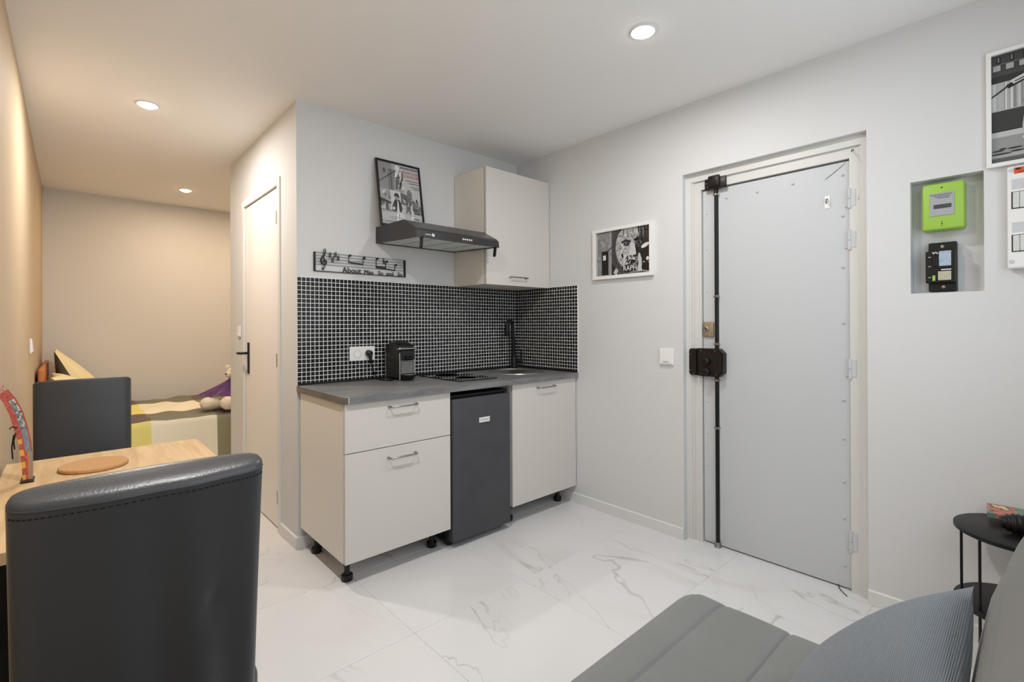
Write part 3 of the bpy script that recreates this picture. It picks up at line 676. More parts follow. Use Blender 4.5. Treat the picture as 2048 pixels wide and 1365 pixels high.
def beam(u0, v0, u1, v1, th): 
    return MB().prism([(sx0+u0, sz0+v0), (sx0+u1, sz0+v1), (sx0+u1, sz0+v1+th), (sx0+u0, sz0+v0+th)], 'y', y0s-.001, y1s)
part('beam', beam(.2035, .064, .2955, .058, .0055), M_mblack, t); part('beam', beam(.3795, .046, .508, .036, .006), M_mblack, t); part('beam', beam(.3795, .055, .4455, .050, .0045), M_mblack, t)
m_ = MB().box(sx0+.427, sx0+.429, y0s-.001, y1s, sz0+.078, sz0+.112).box(sx0+.434, sx0+.436, y0s-.001, y1s, sz0+.072, sz0+.100).box(sx0+.427, sx0+.436, y0s-.001, y1s, sz0+.083, sz0+.087).box(sx0+.427, sx0+.436, y0s-.001, y1s, sz0+.094, sz0+.098)
part('natural_sign', m_, M_mblack, t)
lt = MB()
for w, u, s_ in (('About', .165, .046), ('Miss', .300, .036), ('So', .392, .036), ('and', .448, .036), ('So', .527, .036)):
    lt.text(w, s_, (sx0+u, -.009, sz0+.0035), (1, 0, 0), (0, 0, 1), depth=.0015)
part('lettering', lt, M_mblack, t, label='words About Miss So and So')

# ---------------------------------------------------------------- pictures
class Pic(MB):
    # flat print: polygons in (u right, v up) metres on a plane, each layer a hair nearer
    def __init__(s, org, right, up, W_=9, H_=9):
        MB.__init__(s); s.W_ = W_; s.H_ = H_; s.o = Vector(org); s.r = Vector(right).normalized(); s.u = Vector(up).normalized(); s.nn = s.r.cross(s.u); s.k = 0
    def P(s, u, v): u = min(max(u, 0), s.W_); v = min(max(v, 0), s.H_); return s.o+s.r*u+s.u*v+s.nn*(.000015*s.k)
    def poly(s, pts, c): s.k += 1; return s.add([s.P(*p) for p in pts], [tuple(range(len(pts)))], c if isinstance(c, tuple) else (c, c, c))
    def rect(s, u0, v0, u1, v1, c): return s.poly([(u0, v0), (u1, v0), (u1, v1), (u0, v1)], c)
    def oval(s, u, v, a, b, c, rot=0, n=18):
        return s.poly([(u+a*math.cos(2*math.pi*k/n)*math.cos(rot)-b*math.sin(2*math.pi*k/n)*math.sin(rot), v+a*math.cos(2*math.pi*k/n)*math.sin(rot)+b*math.sin(2*math.pi*k/n)*math.cos(rot)) for k in range(n)], c)
    def stroke(s, pts, w, c):
        s.k += 1; L_, Rr = [], []
        for i, p in enumerate(pts):
            a, b = pts[max(i-1, 0)], pts[min(i+1, len(pts)-1)]; d = Vector((b[0]-a[0], b[1]-a[1])).normalized(); n_ = Vector((-d.y, d.x))*(w/2)
            L_.append((p[0]+n_.x, p[1]+n_.y)); Rr.append((p[0]-n_.x, p[1]-n_.y))
        n = len(pts); cc = c if isinstance(c, tuple) else (c, c, c)
        return s.add([s.P(*p) for p in L_]+[s.P(*p) for p in Rr], [(i, i+1, n+i+1, n+i) for i in range(n-1)], cc)
    def words(s, txt, size, u, v, c, align='LEFT', sx=1.):
        s.k += 1; return s.text(txt, size, s.P(u, v), s.r, s.u, align, sx=sx, col=c if isinstance(c, tuple) else (c, c, c))

def frame_bars(org, right, up, w, h, b, depth):
    r, u = Vector(right).normalized(), Vector(up).normalized(); nn = r.cross(u); o = Vector(org); out = []
    def bar(pts):
        m_ = MB(); n = len(pts)
        m_.add([o+r*p[0]+u*p[1] for p in pts]+[o+r*p[0]+u*p[1]+nn*depth for p in pts], [tuple(range(n))[::-1], tuple(range(n, 2*n))]+[(i, (i+1) % n, n+(i+1) % n, n+i) for i in range(n)])
        return m_
    return [bar([(0, 0), (w, 0), (w-b, b), (b, b)]), bar([(w, 0), (w, h), (w-b, h-b), (w-b, b)]), bar([(w, h), (0, h), (b, h-b), (w-b, h-b)]), bar([(0, h), (0, 0), (b, b), (b, h-b)])]

rnd = random.Random(3)
# poster leaning on the hood
pw, ph = .310, .428
bo = Vector((-1.213, -.088, 1.8455)); upv = Vector((0, .070, .4222)).normalized(); rt = Vector((1, 0, 0))
t = thing('framed_poster', 'black framed vintage photo poster leaning on the cooker hood', 'poster', tuple(bo))
for m_ in frame_bars(bo, rt, upv, pw, ph, .011, .014): part('frame_bar', m_, M_black, t)
nn = rt.cross(upv)
p = Pic(bo+nn*.006+rt*.010+upv*.010, rt, upv, pw-.02, ph-.02); w_, h_ = pw-.02, ph-.02
p.rect(0, 0, w_, h_, 178)
p.rect(0, h_*.56, w_*.34, h_, 150); p.rect(w_*.5, h_*.45, w_, h_, 196)
p.rect(0, 0, w_, h_*.22, 190); p.rect(0, h_*.22, w_, h_*.36, 92)
for k in range(26): u = rnd.random()*w_; p.rect(u, h_*(.22+.02*rnd.random()), u+.006+.012*rnd.random(), h_*(.28+.1*rnd.random()), rnd.choice((60, 80, 130, 170, 200)))
p.poly([(0, h_*.36), (w_*.28, h_*.33), (w_*.28, h_*.36), (0, h_*.42)], 70)
p.rect(w_*.06, h_*.40, w_*.26, h_*.54, 158)
for k in range(10): u = w_*(.06+.2*rnd.random()); v = h_*(.40+.12*rnd.random()); p.rect(u, v, u+.01, v+.02, rnd.choice((200, 215, 120)))
p.rect(w_*.26, h_*.30, w_*.50, h_*.56, 206); p.poly([(w_*.50, h_*.28), (w_*.74, h_*.26), (w_*.74, h_*.5), (w_*.50, h_*.55)], 104)
p.poly([(w_*.62, h_*.26), (w_*.96, h_*.24), (w_*.94, h_*.38), (w_*.80, h_*.45), (w_*.76, h_*.48), (w_*.70, h_*.46)], 112)
for k in range(30): u = w_*(.52+.4*rnd.random()); v = h_*(.26+.18*rnd.random()); p.rect(u, v, u+.004+.008*rnd.random(), v+.006+.02*rnd.random(), rnd.choice((60, 75, 150, 190)))
for u in (.24, .29, .33, .37): p.rect(w_*u, h_*.56, w_*(u+.02), h_*.9, rnd.choice((70, 90, 110)))
p.poly([(w_*.36, h_*.56), (w_*.60, h_*.55), (w_*.58, h_*.72), (w_*.54, h_*.86), (w_*.44, h_*.93), (w_*.38, h_*.80)], 158)
for k in range(24): u = w_*(.38+.18*rnd.random()); v = h_*(.56+.28*rnd.random()); p.poly([(u, v), (u+.012, v+.01), (u+.016, v+.05*rnd.random()+.02), (u+.004, v+.03)], rnd.choice((60, 90, 130, 215, 230)))
p.oval(w_*.46, h_*.93, .016, .024, 228); p.rect(w_*.42, h_*.84, w_*.50, h_*.90, 222)
p.oval(w_*.15, h_*.86, .010, .016, 96); p.rect(w_*.13, h_*.80, w_*.15, h_*.85, 120)
p.stroke([(0, h_*.66), (w_*.44, h_*.90)], .004, 24)
p.oval(w_*.72, h_*.54, .018, .03, 128); p.rect(w_*.66, h_*.47, w_*.78, h_*.56, 120)
# standing man in hat, dark jacket and white trousers
p.poly([(w_*.34, 0), (w_*.42, 0), (w_*.48, h_*.24), (w_*.42, h_*.26), (w_*.38, h_*.22)], 232); p.poly([(w_*.46, 0), (w_*.58, h_*.08), (w_*.52, h_*.26), (w_*.44, h_*.25)], 214)
p.poly([(w_*.40, h_*.02), (w_*.44, h_*.16), (w_*.42, h_*.22)], 150)
p.poly([(w_*.33, h_*.24), (w_*.50, h_*.22), (w_*.50, h_*.36), (w_*.46, h_*.42), (w_*.36, h_*.42), (w_*.31, h_*.36)], 62)
p.poly([(w_*.38, h_*.22), (w_*.44, h_*.22), (w_*.43, h_*.40), (w_*.41, h_*.40)], 220)
p.poly([(w_*.31, h_*.36), (w_*.27, h_*.29), (w_*.33, h_*.25), (w_*.36, h_*.28)], 84); p.oval(w_*.31, h_*.27, .010, .010, 206); p.poly([(w_*.50, h_*.36), (w_*.58, h_*.34), (w_*.60, h_*.18), (w_*.54, h_*.18)], 196)
p.oval(w_*.40, h_*.455, .014, .020, 150); p.poly([(w_*.33, h_*.47), (w_*.48, h_*.455), (w_*.45, h_*.49), (w_*.43, h_*.52), (w_*.37, h_*.52)], 58)
p.poly([(w_*.70, h_*.10), (w_*.74, h_*.22), (w_*.72, h_*.30), (w_*.77, h_*.30), (w_*.79, h_*.20), (w_*.77, h_*.10)], 220); p.oval(w_*.745, h_*.325, .007, .010, 200)
p.oval(w_*.72, h_*.085, .022, .006, 110); p.oval(w_*.86, h_*.14, .025, .005, 120)
for k in range(8): v = h_*(.02+.18*rnd.random()); p.stroke([(w_*rnd.random()*.3, v), (w_*(.3+.2*rnd.random()), v+.006), (w_*(.5+.4*rnd.random()), v-.004)], .003, rnd.choice((150, 160, 205)))
p.words('REPORTAGE', .026, w_*.985, h_*.868, (190, 104, 78), 'RIGHT', .93)
p.words("D'AMOUR", .026, w_*.985, h_*.810, (190, 104, 78), 'RIGHT', .93)
for u0, v, hh in ((.55, .945, .012), (.66, .755, .006), (.74, .715, .006), (.76, .66, .005), (.83, .63, .005)):
    u = w_*u0
    while u < w_*.97: s_ = .006+.008*rnd.random(); p.rect(u, h_*v, min(u+s_, w_*.985), h_*v+hh, 118); u += s_+.0025
part('print', p, M_print, t)
part('backing', MB().add([bo+nn*.001+rt*.004+upv*.004, bo+nn*.001+rt*(pw-.004)+upv*.004, bo+nn*.001+rt*(pw-.004)+upv*(ph-.004), bo+nn*.001+rt*.004+upv*(ph-.004)], [(0, 1, 2, 3)]), M_black, t)

# white framed portrait on the right wall
fy0, fy1, fz0, fz1 = -.762, -1.212, 1.533, 1.862
ro, rr_, uu_ = Vector((-.001, fy0, fz0)), Vector((0, -1, 0)), Vector((0, 0, 1))
t = thing('framed_portrait', 'white framed black and white face collage lettered RAPH', 'picture', tuple(ro))
for m_ in frame_bars(ro, rr_, uu_, fy0-fy1, fz1-fz0, .021, .022): part('frame_bar', m_, M_plate, t)
p = Pic(ro+Vector((-.008, 0, 0))+rr_*.018+uu_*.018, rr_, uu_, fy0-fy1-.036, fz1-fz0-.036); w_, h_ = fy0-fy1-.036, fz1-fz0-.036
p.rect(0, 0, w_, h_, 116); p.rect(0, 0, w_*.04, h_, 175); p.rect(w_*.05, h_*.02, w_*.29, h_*.97, 138); p.rect(w_*.27, h_*.02, w_*.31, h_, 160)
for k in range(40): u = w_*(.05+.22*rnd.random()); v = h_*(.1+.8*rnd.random()); p.oval(u, v, .006+.014*rnd.random(), .006+.012*rnd.random(), rnd.choice((125, 132, 146, 156)), rnd.random()*3)
p.rect(w_*.12, h_*.03, w_*.25, h_*.56, 26); p.rect(w_*.145, h_*.36, w_*.20, h_*.47, 214); p.rect(w_*.25, h_*.05, w_*.285, h_*.58, 150); p.stroke([(w_*.22, h_*.54), (w_*.32, h_*.64)], .006, 30)
p.rect(w_*.31, 0, w_, h_, 84)
p.poly([(w_*.31, 0), (w_*.44, 0), (w_*.40, h_*.14), (w_*.31, h_*.30)], 40); p.poly([(w_*.34, h_*.06), (w_*.41, h_*.20), (w_*.46, h_*.18), (w_*.40, 0)], 190)
p.oval(w_*.62, h_*.60, w_*.235, h_*.47, 176)                              # face
p.poly([(w_*.72, h_*.10), (w_, h_*.06), (w_, h_), (w_*.80, h_), (w_*.74, h_*.7)], 44)
for k in range(26): u = w_*(.52+.4*rnd.random()); p.stroke([(u, h_*(.99-.04*rnd.random())), (u+.010*(rnd.random()-.5), h_*.90), (u+.02*(rnd.random()-.5), h_*(.78+.06*rnd.random()))], .0035, rnd.choice((30, 50, 90, 200, 220, 150)))
for k in range(90):
    a = rnd.random()*6.28; q = rnd.random()**.5; u = w_*(.60+.19*q*math.cos(a)); v = h_*(.58+.40*q*math.sin(a))
    p.oval(u, v, .003+.011*rnd.random(), .002+.005*rnd.random(), rnd.choice((120, 140, 150, 195, 210, 220, 100)), rnd.random()*3)
p.stroke([(w_*.50, h_*.70), (w_*.58, h_*.73), (w_*.66, h_*.70)], .014, 34); p.oval(w_*.585, h_*.655, .022, .011, 52); p.oval(w_*.585, h_*.655, .008, .008, 14); p.oval(w_*.58, h_*.66, .003, .003, 235)
p.stroke([(w_*.72, h_*.72), (w_*.80, h_*.74), (w_*.88, h_*.70)], .016, 18); p.oval(w_*.80, h_*.655, .024, .012, 90); p.oval(w_*.80, h_*.655, .009, .009, 10)
p.poly([(w_*.66, h_*.68), (w_*.73, h_*.66), (w_*.76, h_*.42), (w_*.70, h_*.37), (w_*.63, h_*.41)], 202); p.poly([(w_*.735, h_*.66), (w_*.80, h_*.56), (w_*.79, h_*.40), (w_*.76, h_*.40)], 26)
p.oval(w_*.72, h_*.385, .010, .006, 20); p.oval(w_*.66, h_*.39, .008, .005, 40)
p.oval(w_*.675, h_*.275, .040, .013, 36); p.oval(w_*.675, h_*.285, .030, .004, 12); p.stroke([(w_*.60, h_*.31), (w_*.66, h_*.33), (w_*.75, h_*.30)], .004, 225)
p.poly([(w_*.52, h_*.10), (w_*.66, h_*.02), (w_*.86, h_*.04), (w_*.85, h_*.36), (w_*.80, h_*.44), (w_*.74, h_*.24), (w_*.62, h_*.20)], 128)
p.poly([(w_*.78, h_*.05), (w_*.86, h_*.05), (w_*.845, h_*.40), (w_*.80, h_*.44), (w_*.79, h_*.30)], 200); p.poly([(w_*.70, h_*.10), (w_*.80, h_*.28), (w_*.79, h_*.18), (w_*.74, h_*.06)], 30)
p.oval(w_*.93, h_*.42, .042, .05, 30); p.oval(w_*.91, h_*.58, .030, .012, 225, .4); p.oval(w_*.95, h_*.30, .010, .012, 220); p.stroke([(w_*.88, h_*.24), (w_*.94, h_*.20), (w_*.99, h_*.24)], .006, 215); p.oval(w_*.93, h_*.13, .034, .030, 22); p.stroke([(w_*.87, h_*.06), (w_*.99, h_*.02)], .006, 190)
for k in range(34): u = w_*(.80+.2*rnd.random()); v = h_*(.66+.34*rnd.random()); p.stroke([(u, v), (u+.008*(rnd.random()-.3), v+.022)], .002, rnd.choice((20, 90, 120, 150)))
ring = [(w_*(.535+.185*math.cos(a)), h_*(.56+.46*math.sin(a))) for a in [R_(100+k*8) for k in range(24)]]
p.stroke(ring, .024, 66); p.stroke([(u*.985+w_*.009, v*.97+h_*.017) for u, v in ring], .007, 18); p.stroke([(u*1.02-w_*.012, v) for u, v in ring], .004, 16); p.stroke([(u*1.01-w_*.004, v) for u, v in ring], .003, 120)
for k in range(14): u = w_*(.46+.20*rnd.random()); v = h_*(.10+.24*rnd.random()); p.stroke([(u, v), (u+.012, v+.02), (u+.006, v+.04)], .006, rnd.choice((18, 30, 215, 225)))
p.oval(w_*.62, h_*.13, w_*.115, h_*.085, 44)
p.words('RAPH', .044, w_*.525, h_*.085, 240, 'LEFT', .92)
part('print', p, M_print, t)

# large white framed photo high on the right wall
fy0, fy1, fz0, fz1 = -2.645, -2.985, 1.826, 2.262
ro = Vector((-.001, fy0, fz0))
t = thing('framed_photograph', 'white framed black and white street photo above the fuse box', 'picture', tuple(ro))
for m_ in frame_bars(ro, rr_, uu_, fy0-fy1, fz1-fz0, .014, .020): part('frame_bar', m_, M_plate, t)
p = Pic(ro+Vector((-.007, 0, 0))+rr_*.012+uu_*.012, rr_, uu_, fy0-fy1-.024, fz1-fz0-.024); w_, h_ = fy0-fy1-.024, fz1-fz0-.024
p.rect(0, 0, w_, h_, 62); p.rect(0, 0, w_, h_*.28, 150); p.rect(0, 0, w_, h_*.05, 92); p.rect(0, h_*.06, w_, h_*.09, 172); p.rect(0, h_*.24, w_, h_*.29, 190); p.rect(0, h_*.30, w_, h_*.48, 56)
p.rect(0, h_*.29, w_, h_*.30, 30); p.rect(0, h_*.48, w_, h_*.74, 178)
for k in range(40): u = w_*rnd.random(); p.rect(u, h_*.49, u+.004+.005*rnd.random(), h_*.735, rnd.choice((140, 158, 196, 210)))
p.rect(0, h_*.74, w_, h_*.80, 44); p.rect(0, h_*.80, w_, h_*.835, 70)
for k in range(9): p.rect(w_*(.02+.11*k), h_*.85, w_*(.02+.11*k)+.020, h_*.90, 172); p.rect(w_*(.05+.11*k), h_*.91, w_*(.05+.11*k)+.012, h_*.975, 30); p.rect(w_*(.05+.11*k)+.004, h_*.93, w_*(.05+.11*k)+.007, h_*.97, 150)
p.rect(0, h_*.905, w_, h_*.91, 120); p.stroke([(0, h_*.615), (w_*.16, h_*.70), (w_*.34, h_*.755)], .006, 30); p.stroke([(w_*.14, h_*.685), (w_*.30, h_*.74)], .016, 26); p.stroke([(w_*.18, h_*.72), (w_*.36, h_*.775)], .018, 205); p.stroke([(w_*.2, h_*.72), (w_*.36, h_*.765)], .004, 40)
# walking person: dark jumper, pale trousers
p.poly([(w_*.26, h_*.30), (w_*.29, h_*.52), (w_*.40, h_*.52), (w_*.38, h_*.24), (w_*.31, h_*.22)], 190); p.poly([(w_*.38, h_*.24), (w_*.40, h_*.52), (w_*.48, h_*.52), (w_*.46, h_*.22)], 170)
for k in range(8): v = h_*(.26+.02*k); p.stroke([(w_*.29, v), (w_*.35, v+.006)], .003, 90)
p.poly([(w_*.27, h_*.52), (w_*.29, h_*.66), (w_*.30, h_*.76), (w_*.46, h_*.78), (w_*.50, h_*.52)], 32); p.oval(w_*.40, h_*.82, .017, .024, 160); p.oval(w_*.40, h_*.85, .018, .014, 40)
p.oval(w_*.32, h_*.205, .018, .010, 215); p.oval(w_*.43, h_*.20, .018, .010, 205)
for u, v, a in ((.06, .115, .016), (.10, .13, .010), (.20, .125, .020), (.08, .085, .03), (.22, .095, .018), (.5, .11, .02), (.7, .09, .03)): p.oval(w_*u, h_*v, a, .003, 48)
part('print', p, M_print, t)

# ---------------------------------------------------------------- switches and meters
def switch(label, loc, mk):
    t = thing('light_switch', label, 'light switch', loc); mk(t); return t
def sw_right(t):
    part('plate', MB().rbox(-.010, -.001, -1.340, -1.248, .996, 1.094, .003), M_plate, t)
    rk = part('rocker', MB().prism([(-.010, 1.006), (-.0165, 1.006), (-.012, 1.084), (-.010, 1.084)], 'y', -1.330, -1.258), M_plate, t)
    part('indicator', MB().box(-.0175, -.0155, -1.310, -1.276, 1.0135, 1.0185), M_grey, rk)
switch('white wall switch with grey slot beside the entry door', (0, -1.294, .996), sw_right)
def sw_left(t):
    part('plate', MB().rbox(XL+.0005, XL+.010, 1.33, 1.42, 1.075, 1.165, .003), M_plate, t)
    part('rocker', MB().prism([(XL+.010, 1.086), (XL+.017, 1.086), (XL+.011, 1.154), (XL+.010, 1.154)], 'y', 1.342, 1.408), M_plate, t)
switch('white light switch on the beige wall', (XL, 1.375, 1.075), sw_left)
def sw_part(t):
    part('plate', MB().rbox(XP-.009, XP-.0005, 1.175, 1.255, 1.155, 1.235, .003), M_plate, t)
    part('rocker', MB().prism([(XP-.009, 1.165), (XP-.0145, 1.165), (XP-.010, 1.225), (XP-.009, 1.225)], 'y', 1.185, 1.245), M_plate, t)
switch('small white light switch beside the bathroom door handle', (XP, 1.215, 1.155), sw_part)

# lime meter
t = thing('electricity_meter', 'lime green electricity meter in the wall niche', 'meter', (ND, -2.51, 1.615))
part('case', MB().rbox(.004, ND-.001, -2.582, -2.452, 1.616, 1.806, .010, 3), M_green, t, True)
wn = part('window', MB().rbox(.001, .006, -2.552, -2.476, 1.672, 1.766, .006, 2), M_grey, t)
part('display', MB().box(-.0002, .0012, -2.543, -2.489, 1.702, 1.718), M_dgrey, wn)
for k in range(3): part('print_line', MB().box(.0002, .0012, -2.545+.004*k, -2.480-.010*k, 1.757-.007*k, 1.759-.007*k), M_dgrey, wn)
part('screw_hole', MB().lathe([(.0028, 0), (.0028, -.0005), (0, -.0005)], (.0038, -2.514, 1.786), 'x', 10), M_black, t)
for dz in (-.008, 0, .008): part('screw_mark', MB().box(.003, .0042, -2.517 if dz == 0 else -2.5155, -2.511 if dz == 0 else -2.5125, 1.640+dz-.0015, 1.640+dz+.0022), M_dgrey, t)
# fuse block
t = thing('circuit_breaker', 'old black main circuit breaker under the lime meter', 'circuit breaker', (ND, -2.51, 1.368))
part('base', MB().rbox(.034, ND-.001, -2.555, -2.468, 1.368, 1.568, .003), M_mblack, t)
part('side_block', MB().rbox(.018, ND-.002, -2.485, -2.461, 1.410, 1.530, .003), M_mblack, t)
hs = part('housing', MB().rbox(.014, .036, -2.553, -2.461, 1.402, 1.532, .003), M_mblack, t)
part('rating_label', MB().box(.0132, .0142, -2.540, -2.503, 1.470, 1.530), M_blab, hs); part('rating_label', MB().box(.0132, .0142, -2.540, -2.500, 1.412, 1.448), M_tan, hs)
part('toggle', MB().rbox(.006, .0142, -2.500, -2.484, 1.468, 1.506, .002), M_mblack, hs); part('wire_seal', MB().tube([(.010, -2.500, 1.520), (.006, -2.494, 1.526), (.008, -2.488, 1.521), (.012, -2.484, 1.526)], .003, 6), M_plateg, hs, True)
part('green_button', MB().rbox(.008, .0142, -2.492, -2.483, 1.410, 1.432, .001), M_green, hs); part('white_bar', MB().box(.0125, .0142, -2.540, -2.510, 1.4525, 1.4565), M_plate, hs)
for y in (-2.474,):
    for z in (1.508, 1.470, 1.425): part('terminal_mark', MB().box(.0132, .0142, y-.004, y+.004, z-.001, z+.001), M_plate, hs)
for y, z in ((-2.512, 1.550), (-2.515, 1.385)): part('screw', MB().lathe([(.0065, 0), (.006, -.002), (0, -.0025)], (.034, y, z), 'x', 12), M_nickel, t)
# fuse box
py0, py1 = -2.700, -2.97
t = thing('fuse_box', 'white fuse box with two rows of breakers under the photo', 'fuse box', (0, -2.83, 1.437))
part('case', MB().rbox(-.045, -.001, py1, py0, 1.437, 1.812, .006, 2), M_plate, t)
for zt in (1.764, 1.606):
    part('label_strip', MB().box(-.0462, -.0448, py1+.02, py0-.012, zt-.037, zt-.001), M_plateg, t)
    part('breaker_recess', MB().box(-.0458, -.0448, py1+.02, py0-.011, zt-.109, zt-.046), M_black, t)
    for k in range(12): part('breaker', MB().rbox(-.049, -.0459, py0-.014-.018*(k+1)+.0005, py0-.014-.018*k-.0005, zt-.106, zt-.048, .001, 1), M_label, t)
part('warning_sticker', MB().box(-.0458, -.0448, -2.768, -2.718, 1.783, 1.806), M_orange, t)
part('sticker_print', MB().box(-.0462, -.0457, -2.735, -2.722, 1.797, 1.803).box(-.0462, -.0457, -2.762, -2.728, 1.788, 1.790), M_rust, t)
for z in (1.798, 1.462): part('screw_cap', MB().lathe([(.0075, 0), (.0065, -.002), (0, -.0022)], (-.045, -2.711, z), 'x', 14), M_plateg, t)

# ================================================================ DINING CORNER
# table
TX0, TX1, TY0, TY1, TZ = XL+.014, -2.19, -1.255, -.285, .745
t = thing('dining_table', 'oak topped dining table with black legs against the beige wall', 'table', ((TX0+TX1)/2, (TY0+TY1)/2, 0))
r = .022; top = []
for cx, cy, a0 in ((TX1-r, TY1-r, 0), (TX0+.004, TY1-.004, 90), (TX0+.004, TY0+.004, 180), (TX1-r, TY0+r, 270)):
    q = r if cx > -2.5 else .004
    for k in range(6): a = R_(a0+18*k); top.append((cx+q*math.cos(a), cy+q*math.sin(a)))
tt = part('table_top', MB().prism(top, 'z', TZ-.027, TZ), M_oak, t)
for x in (TX0+.06, TX1-.06):
    for y in (TY0+.07, TY1-.07): part('leg', MB().rbox(x-.02, x+.02, y-.02, y+.02, 0, TZ-.027, .002, 1), M_mblack, t)
part('apron', MB().box(TX0+.05, TX0+.065, TY0+.09, TY1-.09, TZ-.085, TZ-.027).box(TX1-.065, TX1-.05, TY0+.09, TY1-.09, TZ-.085, TZ-.027)
     .box(TX0+.08, TX1-.08, TY0+.055, TY0+.07, TZ-.085, TZ-.027).box(TX0+.08, TX1-.08, TY1-.07, TY1-.055, TZ-.085, TZ-.027), M_mblack, t)
single('cork_trivet', MB().lathe([(.090, 0), (.095, .003), (.095, .010), (.092, .013), (0, .013)], (-2.537, -.535, TZ), 'z', 48), M_cork, 'round cork trivet lying on the oak table', 'trivet', smooth=True)

# chairs: local frame, facing +y, back at -y
BW = .185
def back_ring(zq, n=72):
    # closed ring of the backrest at height parameter z
    q = (zq-.40)/.57
    yc = -.205-.058*q**1.25; hw = BW*(.985+.02*q); ht = .027-.003*q
    rr = .55*ht; pts = []
    ts = [-1+2*k/44 for k in range(45)]
    us = [math.copysign(1-(1-abs(q_))**1.35, q_) for q_ in ts]
    loop = [(u_, -1) for u_ in us]+[(u_, 1) for u_ in us[-2:0:-1]]
    for u_, sd_ in loop:
        x = hw*u_; y = sd_*ht*max(0, 1-abs(u_)**12)**.45
        u = x/hw
        bulge = .010*(1-u*u)
        if sd_ < 0:
            w = max(0, 1-q)**.6
            y += -bulge + w*.011*math.sin(u*9+1.2*q+.6)*(1-abs(u)**3)*(.55+.45*math.sin(u*3.1+.5))
            y += .008*math.exp(-(((u-.52)/.09)**2+((zq-.70)/.03)**2))
        else: y += bulge*.9
        pts.append((x, yc+y, zq))
    return pts
def make_chair(label):
    t = thing('dining_chair', label, 'chair', (0, 0, 0), 'black leather dining chairs')
    rings = [back_ring(.40+.555*k/46) for k in range(47)]
    def slope(y, q): return .010*((y-CYT)/.024)*q
    CYT = sum(p_[1] for p_ in rings[-1])/len(rings[-1])
    rings = [[(p_[0], p_[1], p_[2]+slope(p_[1], max(0, (i_-36)/10))) for p_ in r__] for i_, r__ in enumerate(rings)]
    top = rings[-1]; cx = 0; cy = sum(p[1] for p in top)/len(top)
    for f_, dz in ((.975, .004), (.93, .0075), (.85, .0105), (.7, .0125), (.4, .014)): rings.append([(p[0]*(1-(1-f_)*.16), cy+(p[1]-cy)*f_, p[2]*f_+.955*(1-f_)+dz) for p in top])
    bk = part('backrest', MB().loft(rings), M_leather, t, 60)
    rg = back_ring(.955)
    rear = sorted([p for p in rg if p[1] < cy-.004], key=lambda p: p[0])
    part('piping', MB().tube([(p[0], p[1]-.0005, .957+slope(p[1], 1)) for p in rear], .0016, 6), M_pipe, bk, True)
    st = MB()
    rg2 = sorted([p for p in [(p_[0], p_[1], p_[2]+slope(p_[1], .55)) for p_ in back_ring(.940)] if p[1] < cy-.006], key=lambda p: p[0])
    for i in range(len(rg2)-1):
        a, b = Vector(rg2[i]), Vector(rg2[i+1]); L_ = (b-a).length; m_ = max(1, int(L_/.0075))
        for j in range(m_):
            p0 = a.lerp(b, (j+.2)/m_); p1 = a.lerp(b, (j+.8)/m_)
            st.box(p0.x, p1.x, min(p0.y, p1.y)-.0012, max(p0.y, p1.y)+.002, p0.z-.0009, p0.z+.0009)
    part('stitching', st, M_stitch, bk, kind='stuff')
    seat = []
    for zz, ins in ((.395, .012), (.40, .004), (.415, 0), (.455, 0), (.468, .004), (.476, .014), (.480, .04), (.482, .09)):
        ring = []
        for k in range(64):
            a = 2*math.pi*k/64; c, s_ = math.cos(a), math.sin(a)
            ring.append(((.205-ins)*math.copysign(abs(c)**.22, c), .005+(.205-ins)*math.copysign(abs(s_)**.22, s_), zz))
        seat.append(ring)
    part('seat', MB().loft(seat), M_leather, t, 50)
    for sx_ in (-1, 1):
        for sy_ in (-1, 1):
            x, y = sx_*.175, .005+sy_*.175
            part('leg', MB().loft([[(x+sx_*.0+a*.015, y+sy_*.012+b*.015, 0) for a, b in ((-1, -1), (1, -1), (1, 1), (-1, 1))], [(x+a*.02, y+b*.02, .40) for a, b in ((-1, -1), (1, -1), (1, 1), (-1, 1))]]), M_black, t)
    return t
def copy_tree(o, parent=None):
    c = o.copy(); COL.objects.link(c); c.parent = parent; ORG[c.name] = ORG[o.name]
    for ch in o.children: copy_tree(ch, c)
    return c
ch = make_chair('black leather dining chair seen from behind at the near table end')
ch2 = copy_tree(ch); ch2['label'] = 'black leather dining chair at the bed end of the table'
ch.location = (-2.489, -1.425, 0)
ch2.location = (-2.546, .215, 0); ch2.rotation_euler = (0, 0, math.pi)

